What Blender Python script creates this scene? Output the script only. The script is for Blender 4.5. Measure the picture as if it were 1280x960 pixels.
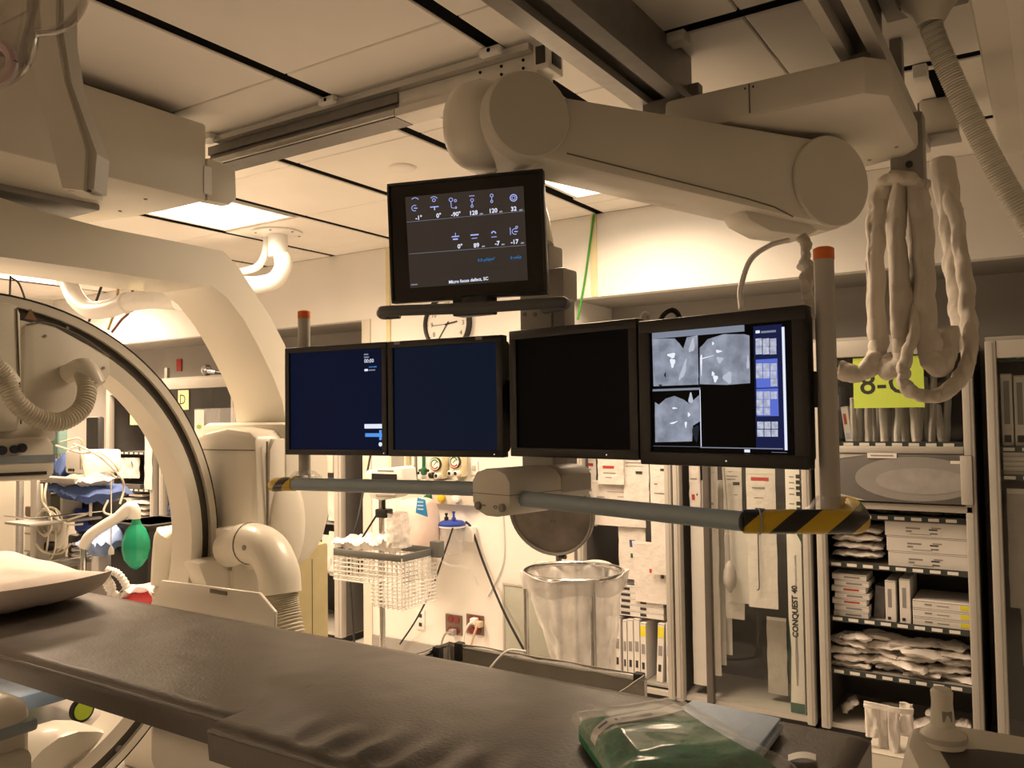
import bpy, bmesh, math, random
from mathutils import Vector as V, Matrix, noise as mnoise
random.seed(7)
sin, cos, pi, rad = math.sin, math.cos, math.pi, math.radians
for o in list(bpy.data.objects): bpy.data.objects.remove(o)
sc = bpy.context.scene
col = sc.collection

# ------------------------------------------------------------------ camera
FPX = 1040.0
YAW, PITCH, ROLL = rad(32.95), rad(2.13), rad(-0.78)
CAM = V((0, 0, 1.64))
FW = V((-sin(YAW)*cos(PITCH), cos(YAW)*cos(PITCH), sin(PITCH)))
RT0 = V((cos(YAW), sin(YAW), 0)); UP0 = RT0.cross(FW)
RT = RT0*cos(ROLL) + UP0*sin(ROLL); UP = UP0*cos(ROLL) - RT0*sin(ROLL)
cd = bpy.data.cameras.new('camera'); cam = bpy.data.objects.new('camera', cd); col.objects.link(cam)
cd.sensor_width = 36.0; cd.lens = FPX/1280*36.0; cd.clip_start = 0.02
cam.matrix_world = Matrix(((RT.x, UP.x, -FW.x, CAM.x), (RT.y, UP.y, -FW.y, CAM.y), (RT.z, UP.z, -FW.z, CAM.z), (0, 0, 0, 1)))
sc.camera = cam
def at(x, y, X=None, Y=None, Z=None, D=None):
    """point of the room seen at photo position (x, y), on the plane X / Y / Z = const or at depth D"""
    d = FW + RT*((x-640)/FPX) - UP*((y-480)/FPX)
    t = (X-CAM.x)/d.x if X is not None else (Y-CAM.y)/d.y if Y is not None else (Z-CAM.z)/d.z if Z is not None else D
    return CAM + d*t

# ------------------------------------------------------------------ world, lights, exposure
w = bpy.data.worlds.new('world'); sc.world = w; w.use_nodes = True
w.node_tree.nodes['Background'].inputs[0].default_value = (1.0, .78, .55, 1)
w.node_tree.nodes['Background'].inputs[1].default_value = 0.0
sc.view_settings.view_transform = 'Standard'; sc.view_settings.look = 'None'
sc.view_settings.exposure = 0.0; sc.view_settings.gamma = 1.0
try: sc.view_settings.use_curve_mapping = False
except Exception: pass
WARM = (1.0, .715, .475)
CEIL = 2.84
# recessed ceiling light fields: x0, x1, y0, y1, watts
LIGHTS = [(-2.19, -1.54, 2.90, 4.06, 52), (-4.40, -3.77, 2.20, 3.44, 106), (-7.35, -6.72, 3.0, 4.06, 85)]
FILL_LIGHTS = [(-4.40, -3.77, -1.6, -0.4, 40)]  # added fill panel out of view, brightens the near left of the room
def area(name, x0, x1, y0, y1, watt):
    l = bpy.data.lights.new(name, 'AREA'); l.shape = 'RECTANGLE'; l.size = x1-x0-.04; l.size_y = y1-y0-.04
    l.energy = watt; l.color = WARM; l.spread = rad(156)
    o = bpy.data.objects.new(name, l); col.objects.link(o); o.location = ((x0+x1)/2, (y0+y1)/2, CEIL-.012)
for i, a in enumerate(LIGHTS+FILL_LIGHTS): area('ceiling_lamp_light', *a)

# ------------------------------------------------------------------ materials
def S(r, g, b):
    f = lambda c: (c/255/12.92 if c/255 <= .04045 else ((c/255+.055)/1.055)**2.4)
    return (f(r), f(g), f(b))
MATS = {}
def mat(name, c, rough=.5, metal=0.0, var=.05, scale=12.0, bump=0.0, bscale=60.0, emit=None, estr=0.0, coat=0.0, detail=4, spec=.5, stretch=None, alpha=None):
    if name in MATS: return MATS[name]
    m = bpy.data.materials.new(name); m.use_nodes = True; nt = m.node_tree; N = nt.nodes; L = nt.links
    b = N['Principled BSDF']
    b.inputs['Roughness'].default_value = rough; b.inputs['Metallic'].default_value = metal
    b.inputs['Coat Weight'].default_value = coat; b.inputs['Specular IOR Level'].default_value = spec
    tc = N.new('ShaderNodeTexCoord'); mp = N.new('ShaderNodeMapping'); L.new(tc.outputs['Object'], mp.inputs[0])
    if stretch: mp.inputs['Scale'].default_value = stretch
    nz = N.new('ShaderNodeTexNoise'); nz.inputs['Scale'].default_value = scale; nz.inputs['Detail'].default_value = detail
    L.new(mp.outputs[0], nz.inputs['Vector'])
    cr = N.new('ShaderNodeValToRGB'); L.new(nz.outputs['Fac'], cr.inputs[0])
    cr.color_ramp.elements[0].position = .3; cr.color_ramp.elements[1].position = .7
    cr.color_ramp.elements[0].color = tuple(max(0, x*(1-var)) for x in c)+(1,)
    cr.color_ramp.elements[1].color = tuple(min(1, x*(1+var)) for x in c)+(1,)
    L.new(cr.outputs[0], b.inputs['Base Color'])
    if bump:
        n2 = N.new('ShaderNodeTexNoise'); n2.inputs['Scale'].default_value = bscale; n2.inputs['Detail'].default_value = 3
        L.new(mp.outputs[0], n2.inputs['Vector'])
        bp = N.new('ShaderNodeBump'); bp.inputs['Strength'].default_value = bump; bp.inputs['Distance'].default_value = .01
        L.new(n2.outputs['Fac'], bp.inputs['Height']); L.new(bp.outputs[0], b.inputs['Normal'])
    if emit is not None:
        b.inputs['Emission Color'].default_value = tuple(emit)+(1,); b.inputs['Emission Strength'].default_value = estr
    if alpha is not None: b.inputs['Alpha'].default_value = alpha
    MATS[name] = m
    return m
def clear(name, tint=(1, 1, 1), body=(.8, .8, .8), amount=.12, rough=.08, gloss=.1, ior=1.22):
    """thin clear sheet: mostly see-through, a little body colour, glossy film"""
    if name in MATS: return MATS[name]
    m = bpy.data.materials.new(name); m.use_nodes = True; nt = m.node_tree; N = nt.nodes; L = nt.links
    for n in list(N): N.remove(n)
    out = N.new('ShaderNodeOutputMaterial'); tr = N.new('ShaderNodeBsdfTransparent'); tr.inputs[0].default_value = tuple(tint)+(1,)
    df = N.new('ShaderNodeBsdfDiffuse'); df.inputs[0].default_value = tuple(body)+(1,)
    gl = N.new('ShaderNodeBsdfGlossy'); gl.inputs['Roughness'].default_value = rough; gl.inputs[0].default_value = (1, 1, 1, 1)
    nz = N.new('ShaderNodeTexNoise'); nz.inputs['Scale'].default_value = 9
    mr = N.new('ShaderNodeMapRange'); mr.inputs['To Min'].default_value = amount*.6; mr.inputs['To Max'].default_value = amount*1.4
    L.new(nz.outputs['Fac'], mr.inputs['Value'])
    m1 = N.new('ShaderNodeMixShader'); L.new(mr.outputs[0], m1.inputs[0]); L.new(tr.outputs[0], m1.inputs[1]); L.new(df.outputs[0], m1.inputs[2])
    lw = N.new('ShaderNodeLayerWeight'); lw.inputs[0].default_value = .5
    pw = N.new('ShaderNodeMath'); pw.operation = 'POWER'; pw.inputs[1].default_value = 4.0; L.new(lw.outputs['Facing'], pw.inputs[0])
    mm = N.new('ShaderNodeMath'); mm.operation = 'MULTIPLY_ADD'; mm.inputs[1].default_value = .35; mm.inputs[2].default_value = gloss*.3+.02; L.new(pw.outputs[0], mm.inputs[0])
    m2 = N.new('ShaderNodeMixShader'); L.new(mm.outputs[0], m2.inputs[0]); L.new(m1.outputs[0], m2.inputs[1]); L.new(gl.outputs[0], m2.inputs[2])
    L.new(m2.outputs[0], out.inputs[0]); MATS[name] = m
    return m
def glow(name, c, strength=1.0, var=.0, scale=10):
    if name in MATS: return MATS[name]
    m = bpy.data.materials.new(name); m.use_nodes = True; nt = m.node_tree; N = nt.nodes; L = nt.links
    for n in list(N): N.remove(n)
    out = N.new('ShaderNodeOutputMaterial'); e = N.new('ShaderNodeEmission'); e.inputs[1].default_value = strength
    nz = N.new('ShaderNodeTexNoise'); nz.inputs['Scale'].default_value = scale; nz.inputs['Detail'].default_value = 5
    tc = N.new('ShaderNodeTexCoord'); L.new(tc.outputs['Object'], nz.inputs['Vector'])
    cr = N.new('ShaderNodeValToRGB'); cr.color_ramp.elements[0].position = .35; cr.color_ramp.elements[1].position = .68
    cr.color_ramp.elements[0].color = tuple(x*(1-var) for x in c)+(1,); cr.color_ramp.elements[1].color = tuple(x*(1+var) for x in c)+(1,)
    L.new(nz.outputs['Fac'], cr.inputs[0]); L.new(cr.outputs[0], e.inputs[0]); L.new(e.outputs[0], out.inputs[0]); MATS[name] = m
    return m
WHITE = mat('white_wall_paint', (.80, .78, .74), .6, var=.02, scale=3, bump=.02, bscale=200)
PANEL = mat('ceiling_panel_white', (.84, .81, .76), .55, var=.035, scale=2.2)
CREAM = mat('cream_enamel', (.72, .69, .60), .34, var=.02, scale=4, coat=.15)
CREAM2 = mat('cream_plastic_matte', (.66, .63, .55), .48, var=.03, scale=5)
CREAMD = mat('cream_enamel_dark_seam', (.16, .14, .11), .6, var=.05)  # dark colour of the joint lines between cream covers
ALU = mat('brushed_aluminium', (.50, .49, .47), .36, metal=.75, var=.07, scale=30, stretch=(1, 1, 8))
ALUD = mat('dark_aluminium', (.22, .21, .20), .45, metal=.55, var=.08, scale=18)
STEEL = mat('steel_chrome', (.6, .6, .6), .2, metal=1.0, var=.06, scale=25)
BLACK = mat('black_plastic', (.012, .012, .012), .42, var=.2, scale=40)
SLOT = mat('black_slot', (.004, .004, .004), .8, var=.2, spec=.02)
RUBBER = mat('black_rubber', (.018, .018, .018), .75, var=.2)
GREYTUBE = mat('grey_blue_paint', (.31, .385, .43), .4, var=.03, scale=6)
GREYP = mat('grey_plastic', (.30, .29, .27), .5, var=.05)
GREYC = mat('grey_cabinet_metal', (.46, .44, .40), .45, var=.03, scale=5)
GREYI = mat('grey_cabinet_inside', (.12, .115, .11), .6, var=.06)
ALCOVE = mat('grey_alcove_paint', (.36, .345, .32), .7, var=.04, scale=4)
WHITEP = mat('white_plastic', (.80, .79, .76), .35, var=.02)
PAPER = mat('white_paper', (.76, .74, .70), .65, var=.03, scale=14)
CARD = mat('white_carton', (.70, .68, .65), .6, var=.03, scale=10)
POUCH = mat('pouch_paper_film', (.72, .68, .64), .38, var=.06, scale=18, bump=.5, bscale=28)
POUCHG = mat('pouch_greyish_film', (.46, .43, .40), .35, var=.1, scale=18, bump=.5, bscale=28)
INK = mat('black_ink', (.03, .03, .03), .6, var=.1)
INKG = mat('grey_ink', (.26, .25, .24), .6, var=.1)
RED = mat('red_ink', (.45, .045, .04), .55, var=.1)
YEL = mat('yellow_label', (.75, .68, .03), .5, var=.05)
LIME = mat('lime_paper', (.55, .72, .10), .6, var=.04, scale=6)
PALEY = mat('pale_yellow_paper', (.75, .74, .38), .6, var=.04)
ORANGE = mat('orange_cap', (.75, .17, .03), .45, var=.05)
HAZY = mat('hazard_yellow', (.62, .40, .015), .35, var=.06)
BLUE = mat('blue_plastic', (.02, .05, .32), .4, var=.08)
LBLUE = mat('light_blue_sheet', (.42, .52, .66), .55, var=.05, bump=.3, bscale=40)
NAVY = mat('navy_cloth', (.05, .09, .24), .8, var=.15)
TEAL = mat('green_rubber_bag', (.0, .30, .16), .38, var=.08, scale=8)
GREEN = mat('green_cloth', (.03, .22, .11), .75, var=.35, scale=22, bump=.5, bscale=60)
FLOORM = mat('floor_vinyl', (.74, .70, .655), .3, var=.05, scale=3)
GLASS = clear('cabinet_glass', (.96, .97, .96), (.5, .5, .5), .006, .03, .0)
FILM = clear('clear_plastic_film', (.97, .97, .97), (.85, .85, .85), .12, .22, .05)
BAGF = clear('milky_plastic_bag', (.95, .94, .93), (.88, .87, .85), .5, .35, .0)
BAGC = clear('gown_bag_film', (.97, .98, .97), (.85, .87, .85), .14, .14, .1)
LEADG = clear('lead_acrylic', (.78, .76, .72), (.5, .45, .42), .22, .1, .2)

# ------------------------------------------------------------------ mesh builder
def frame(o, x, y=None, z=None):
    """matrix with origin o and axes x, y, z"""
    return Matrix(((x.x, y.x, z.x, o.x), (x.y, y.y, z.y, o.y), (x.z, y.z, z.z, o.z), (0, 0, 0, 1)))
def basis(d, up=V((0, 0, 1))):
    d = d.normalized()
    if abs(d.dot(up)) > .98: up = V((1, 0, 0))
    a = up.cross(d).normalized(); return a, d.cross(a)
class MB:
    def __init__(s): s.v = []; s.f = []
    def add(s, v, f):
        n = len(s.v); s.v += [V(p) for p in v]; s.f += [tuple(i+n for i in q) for q in f]; return s
    def tf(s, M): s.v = [M @ p for p in s.v]; return s
    def box(s, x0, x1, y0, y1, z0, z1, bev=0.0, seg=2):
        if bev <= 0:
            return s.add([(x0,y0,z0),(x1,y0,z0),(x1,y1,z0),(x0,y1,z0),(x0,y0,z1),(x1,y0,z1),(x1,y1,z1),(x0,y1,z1)],
                [(0,3,2,1),(4,5,6,7),(0,1,5,4),(1,2,6,5),(2,3,7,6),(3,0,4,7)])
        b = bmesh.new(); bmesh.ops.create_cube(b, size=1)
        for q in b.verts: q.co = V(((x0+x1)/2+q.co.x*(x1-x0), (y0+y1)/2+q.co.y*(y1-y0), (z0+z1)/2+q.co.z*(z1-z0)))
        bmesh.ops.bevel(b, geom=b.edges[:], offset=min(bev, .49*min(x1-x0, y1-y0, z1-z0)), segments=seg, profile=.5, affect='EDGES')
        return s.bm(b)
    def bm(s, b):
        b.verts.index_update(); s.add([q.co.copy() for q in b.verts], [[q.index for q in f.verts] for f in b.faces]); b.free(); return s
    def prism(s, poly, axis, a, b, bev=0.0):
        """polygon in the two other axes (cyclic order) extruded along axis from a to b"""
        def P(p, t): return {'x': (t, p[0], p[1]), 'y': (p[0], t, p[1]), 'z': (p[0], p[1], t)}[axis]
        n = len(poly)
        if bev <= 0:
            return s.add([P(p, a) for p in poly]+[P(p, b) for p in poly],
                [tuple(range(n))[::-1], tuple(range(n, 2*n))]+[(i, (i+1) % n, n+(i+1) % n, n+i) for i in range(n)])
        m = bmesh.new(); vs = [m.verts.new(P(p, a)) for p in poly]; f = m.faces.new(vs)
        r = bmesh.ops.extrude_face_region(m, geom=[f]); d = V(P((0, 0), b))-V(P((0, 0), a))
        for e in r['geom']:
            if isinstance(e, bmesh.types.BMVert): e.co += d
        bmesh.ops.recalc_face_normals(m, faces=m.faces[:])
        es = [e for e in m.edges if len(e.link_faces) == 2 and e.link_faces[0].normal.angle(e.link_faces[1].normal) > .9]
        bmesh.ops.bevel(m, geom=es, offset=bev, segments=2, profile=.5, affect='EDGES')
        return s.bm(m)
    def tube(s, pts, r, n=10, cap=True, flat=1.0):
        pts = [V(p) for p in pts]; m = len(pts); rs = r if isinstance(r, (list, tuple)) else [r]*m
        vs = []; prev = None
        for i, p in enumerate(pts):
            d = (pts[min(i+1, m-1)]-pts[max(i-1, 0)])
            if d.length < 1e-9: d = V((0, 0, 1))
            d.normalize()
            if prev is None: a, b = basis(d)
            else:
                a = prev - d*prev.dot(d)
                if a.length < 1e-6: a, b = basis(d)
                a.normalize(); b = d.cross(a)
            prev = a
            for k in range(n):
                t = 2*pi*k/n; vs.append(p + a*(rs[i]*cos(t)) + b*(rs[i]*sin(t)*flat))
        fs = [(i*n+k, i*n+(k+1) % n, (i+1)*n+(k+1) % n, (i+1)*n+k) for i in range(m-1) for k in range(n)]
        if cap: fs += [tuple(range(n))[::-1], tuple(range((m-1)*n, m*n))]
        return s.add(vs, fs)
    def cyl(s, p, q, r, r2=None, n=20): return s.tube([p, q], [r, r if r2 is None else r2], n)
    def lathe(s, prof, M=None, n=28, a0=0, a1=2*pi, cap=True):
        """profile of (radius, height) turned about the z axis of M"""
        full = abs(a1-a0-2*pi) < 1e-6; k = n if full else n+1; vs = []
        for (r, h) in prof:
            for i in range(k):
                t = a0+(a1-a0)*i/n; p = V((r*cos(t), r*sin(t), h)); vs.append(M @ p if M else p)
        m = len(prof); fs = []
        for j in range(m-1):
            for i in range(n): i2 = (i+1) % k; fs.append((j*k+i, j*k+i2, (j+1)*k+i2, (j+1)*k+i))
        if cap and full:
            if prof[0][0] > 1e-6: fs.append(tuple(range(k))[::-1])
            if prof[-1][0] > 1e-6: fs.append(tuple(range((m-1)*k, m*k)))
        return s.add(vs, fs)
    def ell(s, c, rx, ry, rz, n=18, m=12, p=1.0, R=None):
        vs = []; sg = lambda x: math.copysign(abs(x)**p, x)
        for j in range(m+1):
            a = -pi/2+pi*j/m
            for i in range(n):
                t = 2*pi*i/n; q = V((rx*sg(cos(a))*sg(cos(t)), ry*sg(cos(a))*sg(sin(t)), rz*sg(sin(a)))); vs.append(V(c)+(R @ q if R else q))
        return s.add(vs, [(j*n+i, j*n+(i+1) % n, (j+1)*n+(i+1) % n, (j+1)*n+i) for j in range(m) for i in range(n)])
    def grid(s, fn, nu, nv, thick=None):
        vs = [V(fn(i/nu, j/nv)) for j in range(nv+1) for i in range(nu+1)]; k = nu+1
        fs = [(j*k+i, j*k+i+1, (j+1)*k+i+1, (j+1)*k+i) for j in range(nv) for i in range(nu)]
        if thick is not None:
            n0 = len(vs); vs += [q+V(thick) for q in vs]
            fs2 = [tuple(i+n0 for i in f) for f in fs]; fs = [f[::-1] for f in fs]+fs2
            bd = [i for i in range(k)]+[j*k+nu for j in range(1, nv+1)]+[nv*k+i for i in range(nu-1, -1, -1)]+[j*k for j in range(nv-1, 0, -1)]
            for a, b in zip(bd, bd[1:]+bd[:1]): fs.append((a, b, b+n0, a+n0))
        return s.add(vs, fs)
    def ring(s, c, R, r, M=None, n=40, m=10, a0=0, a1=2*pi):
        pts = []
        for i in range(n+1):
            t = a0+(a1-a0)*i/n; p = V((R*cos(t), R*sin(t), 0)); pts.append(V(c)+(M @ p if M else p))
        return s.tube(pts, r, m, cap=abs(a1-a0-2*pi) > 1e-6)
def spline(pts, k=8):
    pts = [V(p) for p in pts]; out = []
    P = [pts[0]*2-pts[1]]+pts+[pts[-1]*2-pts[-2]]
    for i in range(1, len(P)-2):
        a, b, c, d = P[i-1], P[i], P[i+1], P[i+2]
        for j in range(k):
            t = j/k; out.append(((b*2)+(c-a)*t+(a*2-b*5+c*4-d)*t*t+(b*3-a-c*3+d)*t**3)*.5)
    out.append(pts[-1]); return out
WM = {}
def mesh(name, mb, m, sharp=35):
    me = bpy.data.meshes.new(name); me.from_pydata([tuple(p) for p in mb.v], [], mb.f); me.update()
    b = bmesh.new(); b.from_mesh(me); bmesh.ops.recalc_face_normals(b, faces=b.faces[:]); b.to_mesh(me); b.free()
    me.materials.append(m); me.shade_smooth()
    try: me.set_sharp_from_angle(angle=rad(sharp))
    except Exception: pass
    return me
def obj(name, mb, m, parent=None, label=None, sharp=35):
    if parent is None:
        xs = [p.x for p in mb.v]; ys = [p.y for p in mb.v]; zs = [p.z for p in mb.v]
        o0 = V(((min(xs)+max(xs))/2, (min(ys)+max(ys))/2, min(zs))); M = Matrix.Translation(o0)
    else: M = WM[parent.name]
    mb.tf(M.inverted()); o = bpy.data.objects.new(name, mesh(name, mb, m, sharp)); col.objects.link(o)
    if parent is None: o.matrix_world = M
    else: o.parent = parent
    WM[o.name] = M
    if label: o['label'] = label
    return o
def tag(o, label, cat, group=None):
    o['label'] = label; o['category'] = cat
    if group: o['group'] = group
    return o
def struct(name, mb, m, parent=None):
    o = obj(name, mb, m, parent)
    if parent is None: o['kind'] = 'structure'
    return o
def thing(name, label, cat, loc, group=None, M=None):
    o = bpy.data.objects.new(name, None); col.objects.link(o); o.empty_display_size = .05
    MM = M if M is not None else Matrix.Translation(V(loc)); o.matrix_world = MM; WM[o.name] = MM
    return tag(o, label, cat, group)
def solo(name, mb, m, label, cat, group=None, sharp=35): return tag(obj(name, mb, m, None, None, sharp), label, cat, group)
def share(name, src, parent, M):
    """a further piece with shared mesh data, placed by a world matrix applied to the source's frame"""
    o = bpy.data.objects.new(name, src.data); col.objects.link(o); o.parent = parent
    o.matrix_local = WM[parent.name].inverted() @ M; WM[o.name] = M; return o
def text(body, size, m, M, parent, name='lettering', ext=.0004, align='CENTER', bold=0.0):
    c = bpy.data.curves.new('t', 'FONT'); c.body = body; c.size = size; c.align_x = align; c.align_y = 'CENTER'; c.extrude = ext; c.offset = bold; c.resolution_u = 3
    t = bpy.data.objects.new('t', c); col.objects.link(t)
    me = bpy.data.meshes.new_from_object(t.evaluated_get(bpy.context.evaluated_depsgraph_get()))
    bpy.data.objects.remove(t); bpy.data.curves.remove(c)
    me.materials.clear(); me.materials.append(m); me.name = name
    me.transform(WM[parent.name].inverted() @ M)
    o = bpy.data.objects.new(name, me); col.objects.link(o); o.parent = parent; WM[o.name] = WM[parent.name]
    return o
FRONT = lambda p, roll=0: Matrix.Translation(p) @ Matrix.Rotation(pi/2, 4, 'X') @ Matrix.Rotation(roll, 4, 'Z')   # text facing -Y
ORD = ['topmost', 'second from the top', 'third from the top', 'fourth from the top', 'fifth from the top', 'sixth from the top', 'seventh from the top', 'eighth from the top']
NTH = ['first', 'second', 'third', 'fourth', 'fifth', 'sixth', 'seventh', 'eighth', 'ninth', 'tenth', 'eleventh', 'twelfth', 'thirteenth', 'fourteenth', 'fifteenth', 'sixteenth', 'seventeenth', 'eighteenth', 'nineteenth', 'twentieth']
def nz3(p, s=1.0, seed=0.0): return mnoise.noise(V((p[0]*s+seed, p[1]*s+seed*1.7, p[2]*s-seed)))
# ------------------------------------------------------------------ room shell
WY = 4.45; AB = 5.02; SOF = 2.342          # wall face, alcove back, alcove soffit height
XL, XR, YF = -8.3, 1.7, -2.6
struct('floor', MB().box(XL, XR, YF, AB+.1, -.06, 0), FLOORM)
struct('wall_left', MB().box(XL-.1, XL, YF, AB+.1, 0, 3.0), WHITE)
struct('wall_right', MB().box(XR, XR+.1, YF, AB+.1, 0, 3.0), WHITE)
struct('wall_front', MB().box(XL, XR, YF-.1, YF, 0, 3.0), WHITE)
PX0, PX1 = -4.16, -2.45                    # pier between the two alcoves
struct('wall_back', MB().box(XL, XR, WY, WY+.08, SOF, CEIL), WHITE)
struct('wall_pier', MB().box(PX0, PX1, WY, AB, 0, SOF), WHITE)
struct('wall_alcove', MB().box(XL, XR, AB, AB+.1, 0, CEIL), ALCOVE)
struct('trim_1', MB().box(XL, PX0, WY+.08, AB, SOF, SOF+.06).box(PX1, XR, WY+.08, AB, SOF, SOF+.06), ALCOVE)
struct('trim_2', MB().box(PX1-.085, PX1+.004, WY-.012, WY+.03, 0, SOF), CREAM2)
struct('trim_3', MB().box(PX0-.004, PX0+.075, WY-.012, WY+.03, 0, SOF), CREAM2)
struct('trim_4', MB().box(-3.93, -3.895, WY-.012, WY, SOF-.9, CEIL), mat('yellowed_strip', (.70, .62, .38), .5, var=.04))
struct('trim_5', MB().box(-2.30, -2.262, WY-.012, WY, SOF, CEIL), MATS['yellowed_strip'])
struct('baseboard_back', MB().box(PX0+.08, PX1-.09, WY-.012, WY, 0, .1), GREYP)
# ceiling: slab, separate panels with open joints, black anchor slots
cl = struct('ceiling', MB().box(XL, XR, YF, AB, CEIL+.03, CEIL+.1), mat('ceiling_void', (.10, .09, .08), .8, var=.1))
G = .738
slotx = [-2.24-G*k for k in range(0, 8)][::-1]+[-1.492]       # slots along Y, left field
slotx = sorted(slotx)
rows = [1.985+G*k for k in range(-6, 4)]
rows = [YF]+[r for r in rows if YF < r < WY]+[WY]
lightcells = LIGHTS+FILL_LIGHTS
proto_panels = {}
def panel(x0, x1, y0, y1):
    w_, h_ = x1-x0, y1-y0
    if w_ < .03 or h_ < .03: return
    key = (round(w_, 3), round(h_, 3)); c = V(((x0+x1)/2, (y0+y1)/2, CEIL))
    if key not in proto_panels:
        o = obj('ceiling_panel', MB().box(x0, x1, y0, y1, CEIL, CEIL+.022, .004, 1), PANEL, cl); proto_panels[key] = (o, c)
    else:
        o, c0 = proto_panels[key]; share('ceiling_panel', o, cl, Matrix.Translation(c-c0) @ WM[o.name])
def clipped(x0, x1, y0, y1):
    """panel minus the recessed light fields"""
    for (a, b, c, d, wt) in lightcells:
        if x0 < b-.02 and x1 > a+.02 and y0 < d-.005 and y1 > c+.005:
            if y0 < c: panel(x0, x1, y0, c-.004)
            if y1 > d: panel(x0, x1, d+.004, y1)
            return
    panel(x0, x1, y0, y1)
edges = [XL]+[s for s in slotx if s > XL+.1]+[-1.09]
for i in range(len(edges)-1):
    a = edges[i]+(.027 if i else 0); b = edges[i+1]-(.027 if i < len(edges)-2 else 0)
    for j in range(len(rows)-1): clipped(a, b, rows[j]+.003, rows[j+1]-.003)
for s in slotx:
    if s > XL+.1: obj('anchor_slot', MB().box(s-.026, s+.026, YF, WY, CEIL+.006, CEIL+.026), SLOT, cl)
sy = [3.93-.735*k for k in range(0, 9)][::-1]; ye = [YF]+[q for q in sy if q > YF+.1]+[WY]; xe = [-1.09, -.75, -.02, .71, 1.45, XR]
for j in range(len(ye)-1):
    a = ye[j]+(.027 if j else 0); b = ye[j+1]-(.027 if j < len(ye)-2 else 0)
    for i in range(len(xe)-1): clipped(xe[i]+.003, xe[i+1]-.003, a, b)
for q in sy:
    if q > YF+.1: obj('anchor_slot', MB().box(-1.09, XR, q-.026, q+.026, CEIL+.006, CEIL+.026), SLOT, cl)
obj('anchor_slot', MB().box(-.335, -.30, 3.25, 3.86, CEIL-.003, CEIL+.02), SLOT, cl)
# recessed light fields, the last one being the added fill panel
EMI = glow('light_diffuser_glow', (1.0, .86, .66), 4.5); EMI2 = glow('fill_diffuser_dim', (1.0, .80, .55), 2.0)
LBL = ['bright recessed ceiling light nearest the supply cabinets, behind the big cream arm', 'bright recessed ceiling light beside the pipe arm mount', 'bright recessed ceiling light farthest away at the left',
       'added fill light panel in the ceiling, out of view on the near side of the table']
for k, (a, b, c, d, wt) in enumerate(lightcells):
    t = thing('ceiling_light', LBL[k], 'ceiling light', ((a+b)/2, (c+d)/2, CEIL), 'recessed ceiling lights')
    obj('frame', MB().box(a, a+.02, c, d, CEIL, CEIL+.028).box(b-.02, b, c, d, CEIL, CEIL+.028).box(a+.02, b-.02, c, c+.02, CEIL, CEIL+.028).box(a+.02, b-.02, d-.02, d, CEIL, CEIL+.028), PANEL, t)
    obj('diffuser', MB().box(a+.02, b-.02, c+.02, d-.02, CEIL+.004, CEIL+.012), EMI if k < 3 else EMI2, t)
p = at(503, 209, Z=CEIL)
solo('smoke_detector', MB().lathe([(.0, -.012), (.055, -.012), (.068, -.004), (.07, 0)], Matrix.Translation(p)), PANEL, 'small round white detector flush on the ceiling above the top monitor', 'smoke detector')
p = at(566, 130, Z=CEIL); t = thing('ceiling_vent', 'round pale ceiling vent behind the telescoping rail', 'vent', p)
for k in range(5): obj('vent_ring', MB().lathe([(.15-.028*k, 0), (.15-.028*k, -.006-.004*k), (.135-.028*k, -.012-.004*k), (.128-.028*k, 0)], Matrix.Translation(p), 32, cap=False), PANEL, t)
obj('vent_core', MB().lathe([(0, -.03), (.02, -.028), (.022, 0)], Matrix.Translation(p)), PANEL, t)
# ------------------------------------------------------------------ telescoping cross rail
RYa, RYb, RZ0 = 2.25, 2.335, 2.705
t = thing('ceiling_rail', 'telescoping aluminium rail running across below the ceiling', 'rail', (-2.08, 2.29, RZ0))
obj('outer_profile', MB().prism([(RYa, 2.80), (RYa, 2.765), (RYa+.012, 2.765), (RYa+.012, 2.745), (RYa-.012, 2.745), (RYa-.012, RZ0), (RYb, RZ0), (RYb, 2.80)], 'x', -2.99, -1.93), ALUD, t)
obj('lower_lip', MB().box(-2.97, -1.93, RYa-.022, RYa-.012, RZ0+.004, RZ0+.030, .004), ALU, t)
inn = obj('inner_profile', MB().box(-1.93, -1.36, RYa+.004, RYb, RZ0+.035, RZ0+.098, .006).box(-1.93, -1.335, RYa-.02, RYb, RZ0, RZ0+.032, .006), mat('pale_aluminium', (.68, .66, .61), .42, metal=.25, var=.04, scale=20), t)
for k in range(3):
    for zz in (.055, .082): obj('screw', MB().cyl((-1.40-.085*k, RYa+.006, RZ0+zz), (-1.40-.085*k, RYa, RZ0+zz), .005, n=8), SLOT, inn)
e = obj('end_block', MB().box(-1.36, -1.30, RYa-.005, RYb+.005, RZ0+.03, RZ0+.118, .006), MATS['pale_aluminium'], t)
obj('end_socket', MB().box(-1.347, -1.312, RYa-.010, RYa-.004, RZ0+.05, RZ0+.108, .003), BLACK, e); obj('end_socket', MB().box(-1.302, -1.296, RYa+.014, RYa+.07, RZ0+.05, RZ0+.108, .002), BLACK, e)
obj('top_flange', MB().box(-2.92, -1.36, RYa-.03, RYa+.012, CEIL-.038, CEIL-.016), ALU, t)
for x in (-2.95, -2.24, -1.50):
    b_ = obj('mounting_clip', MB().box(x-.04, x+.04, RYa-.05, RYa+.01, CEIL-.028, CEIL-.001, .005), WHITEP, t); obj('clip_bolt', MB().cyl((x, RYa-.052, CEIL-.014), (x, RYa-.046, CEIL-.014), .007, n=8), SLOT, b_)
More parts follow.
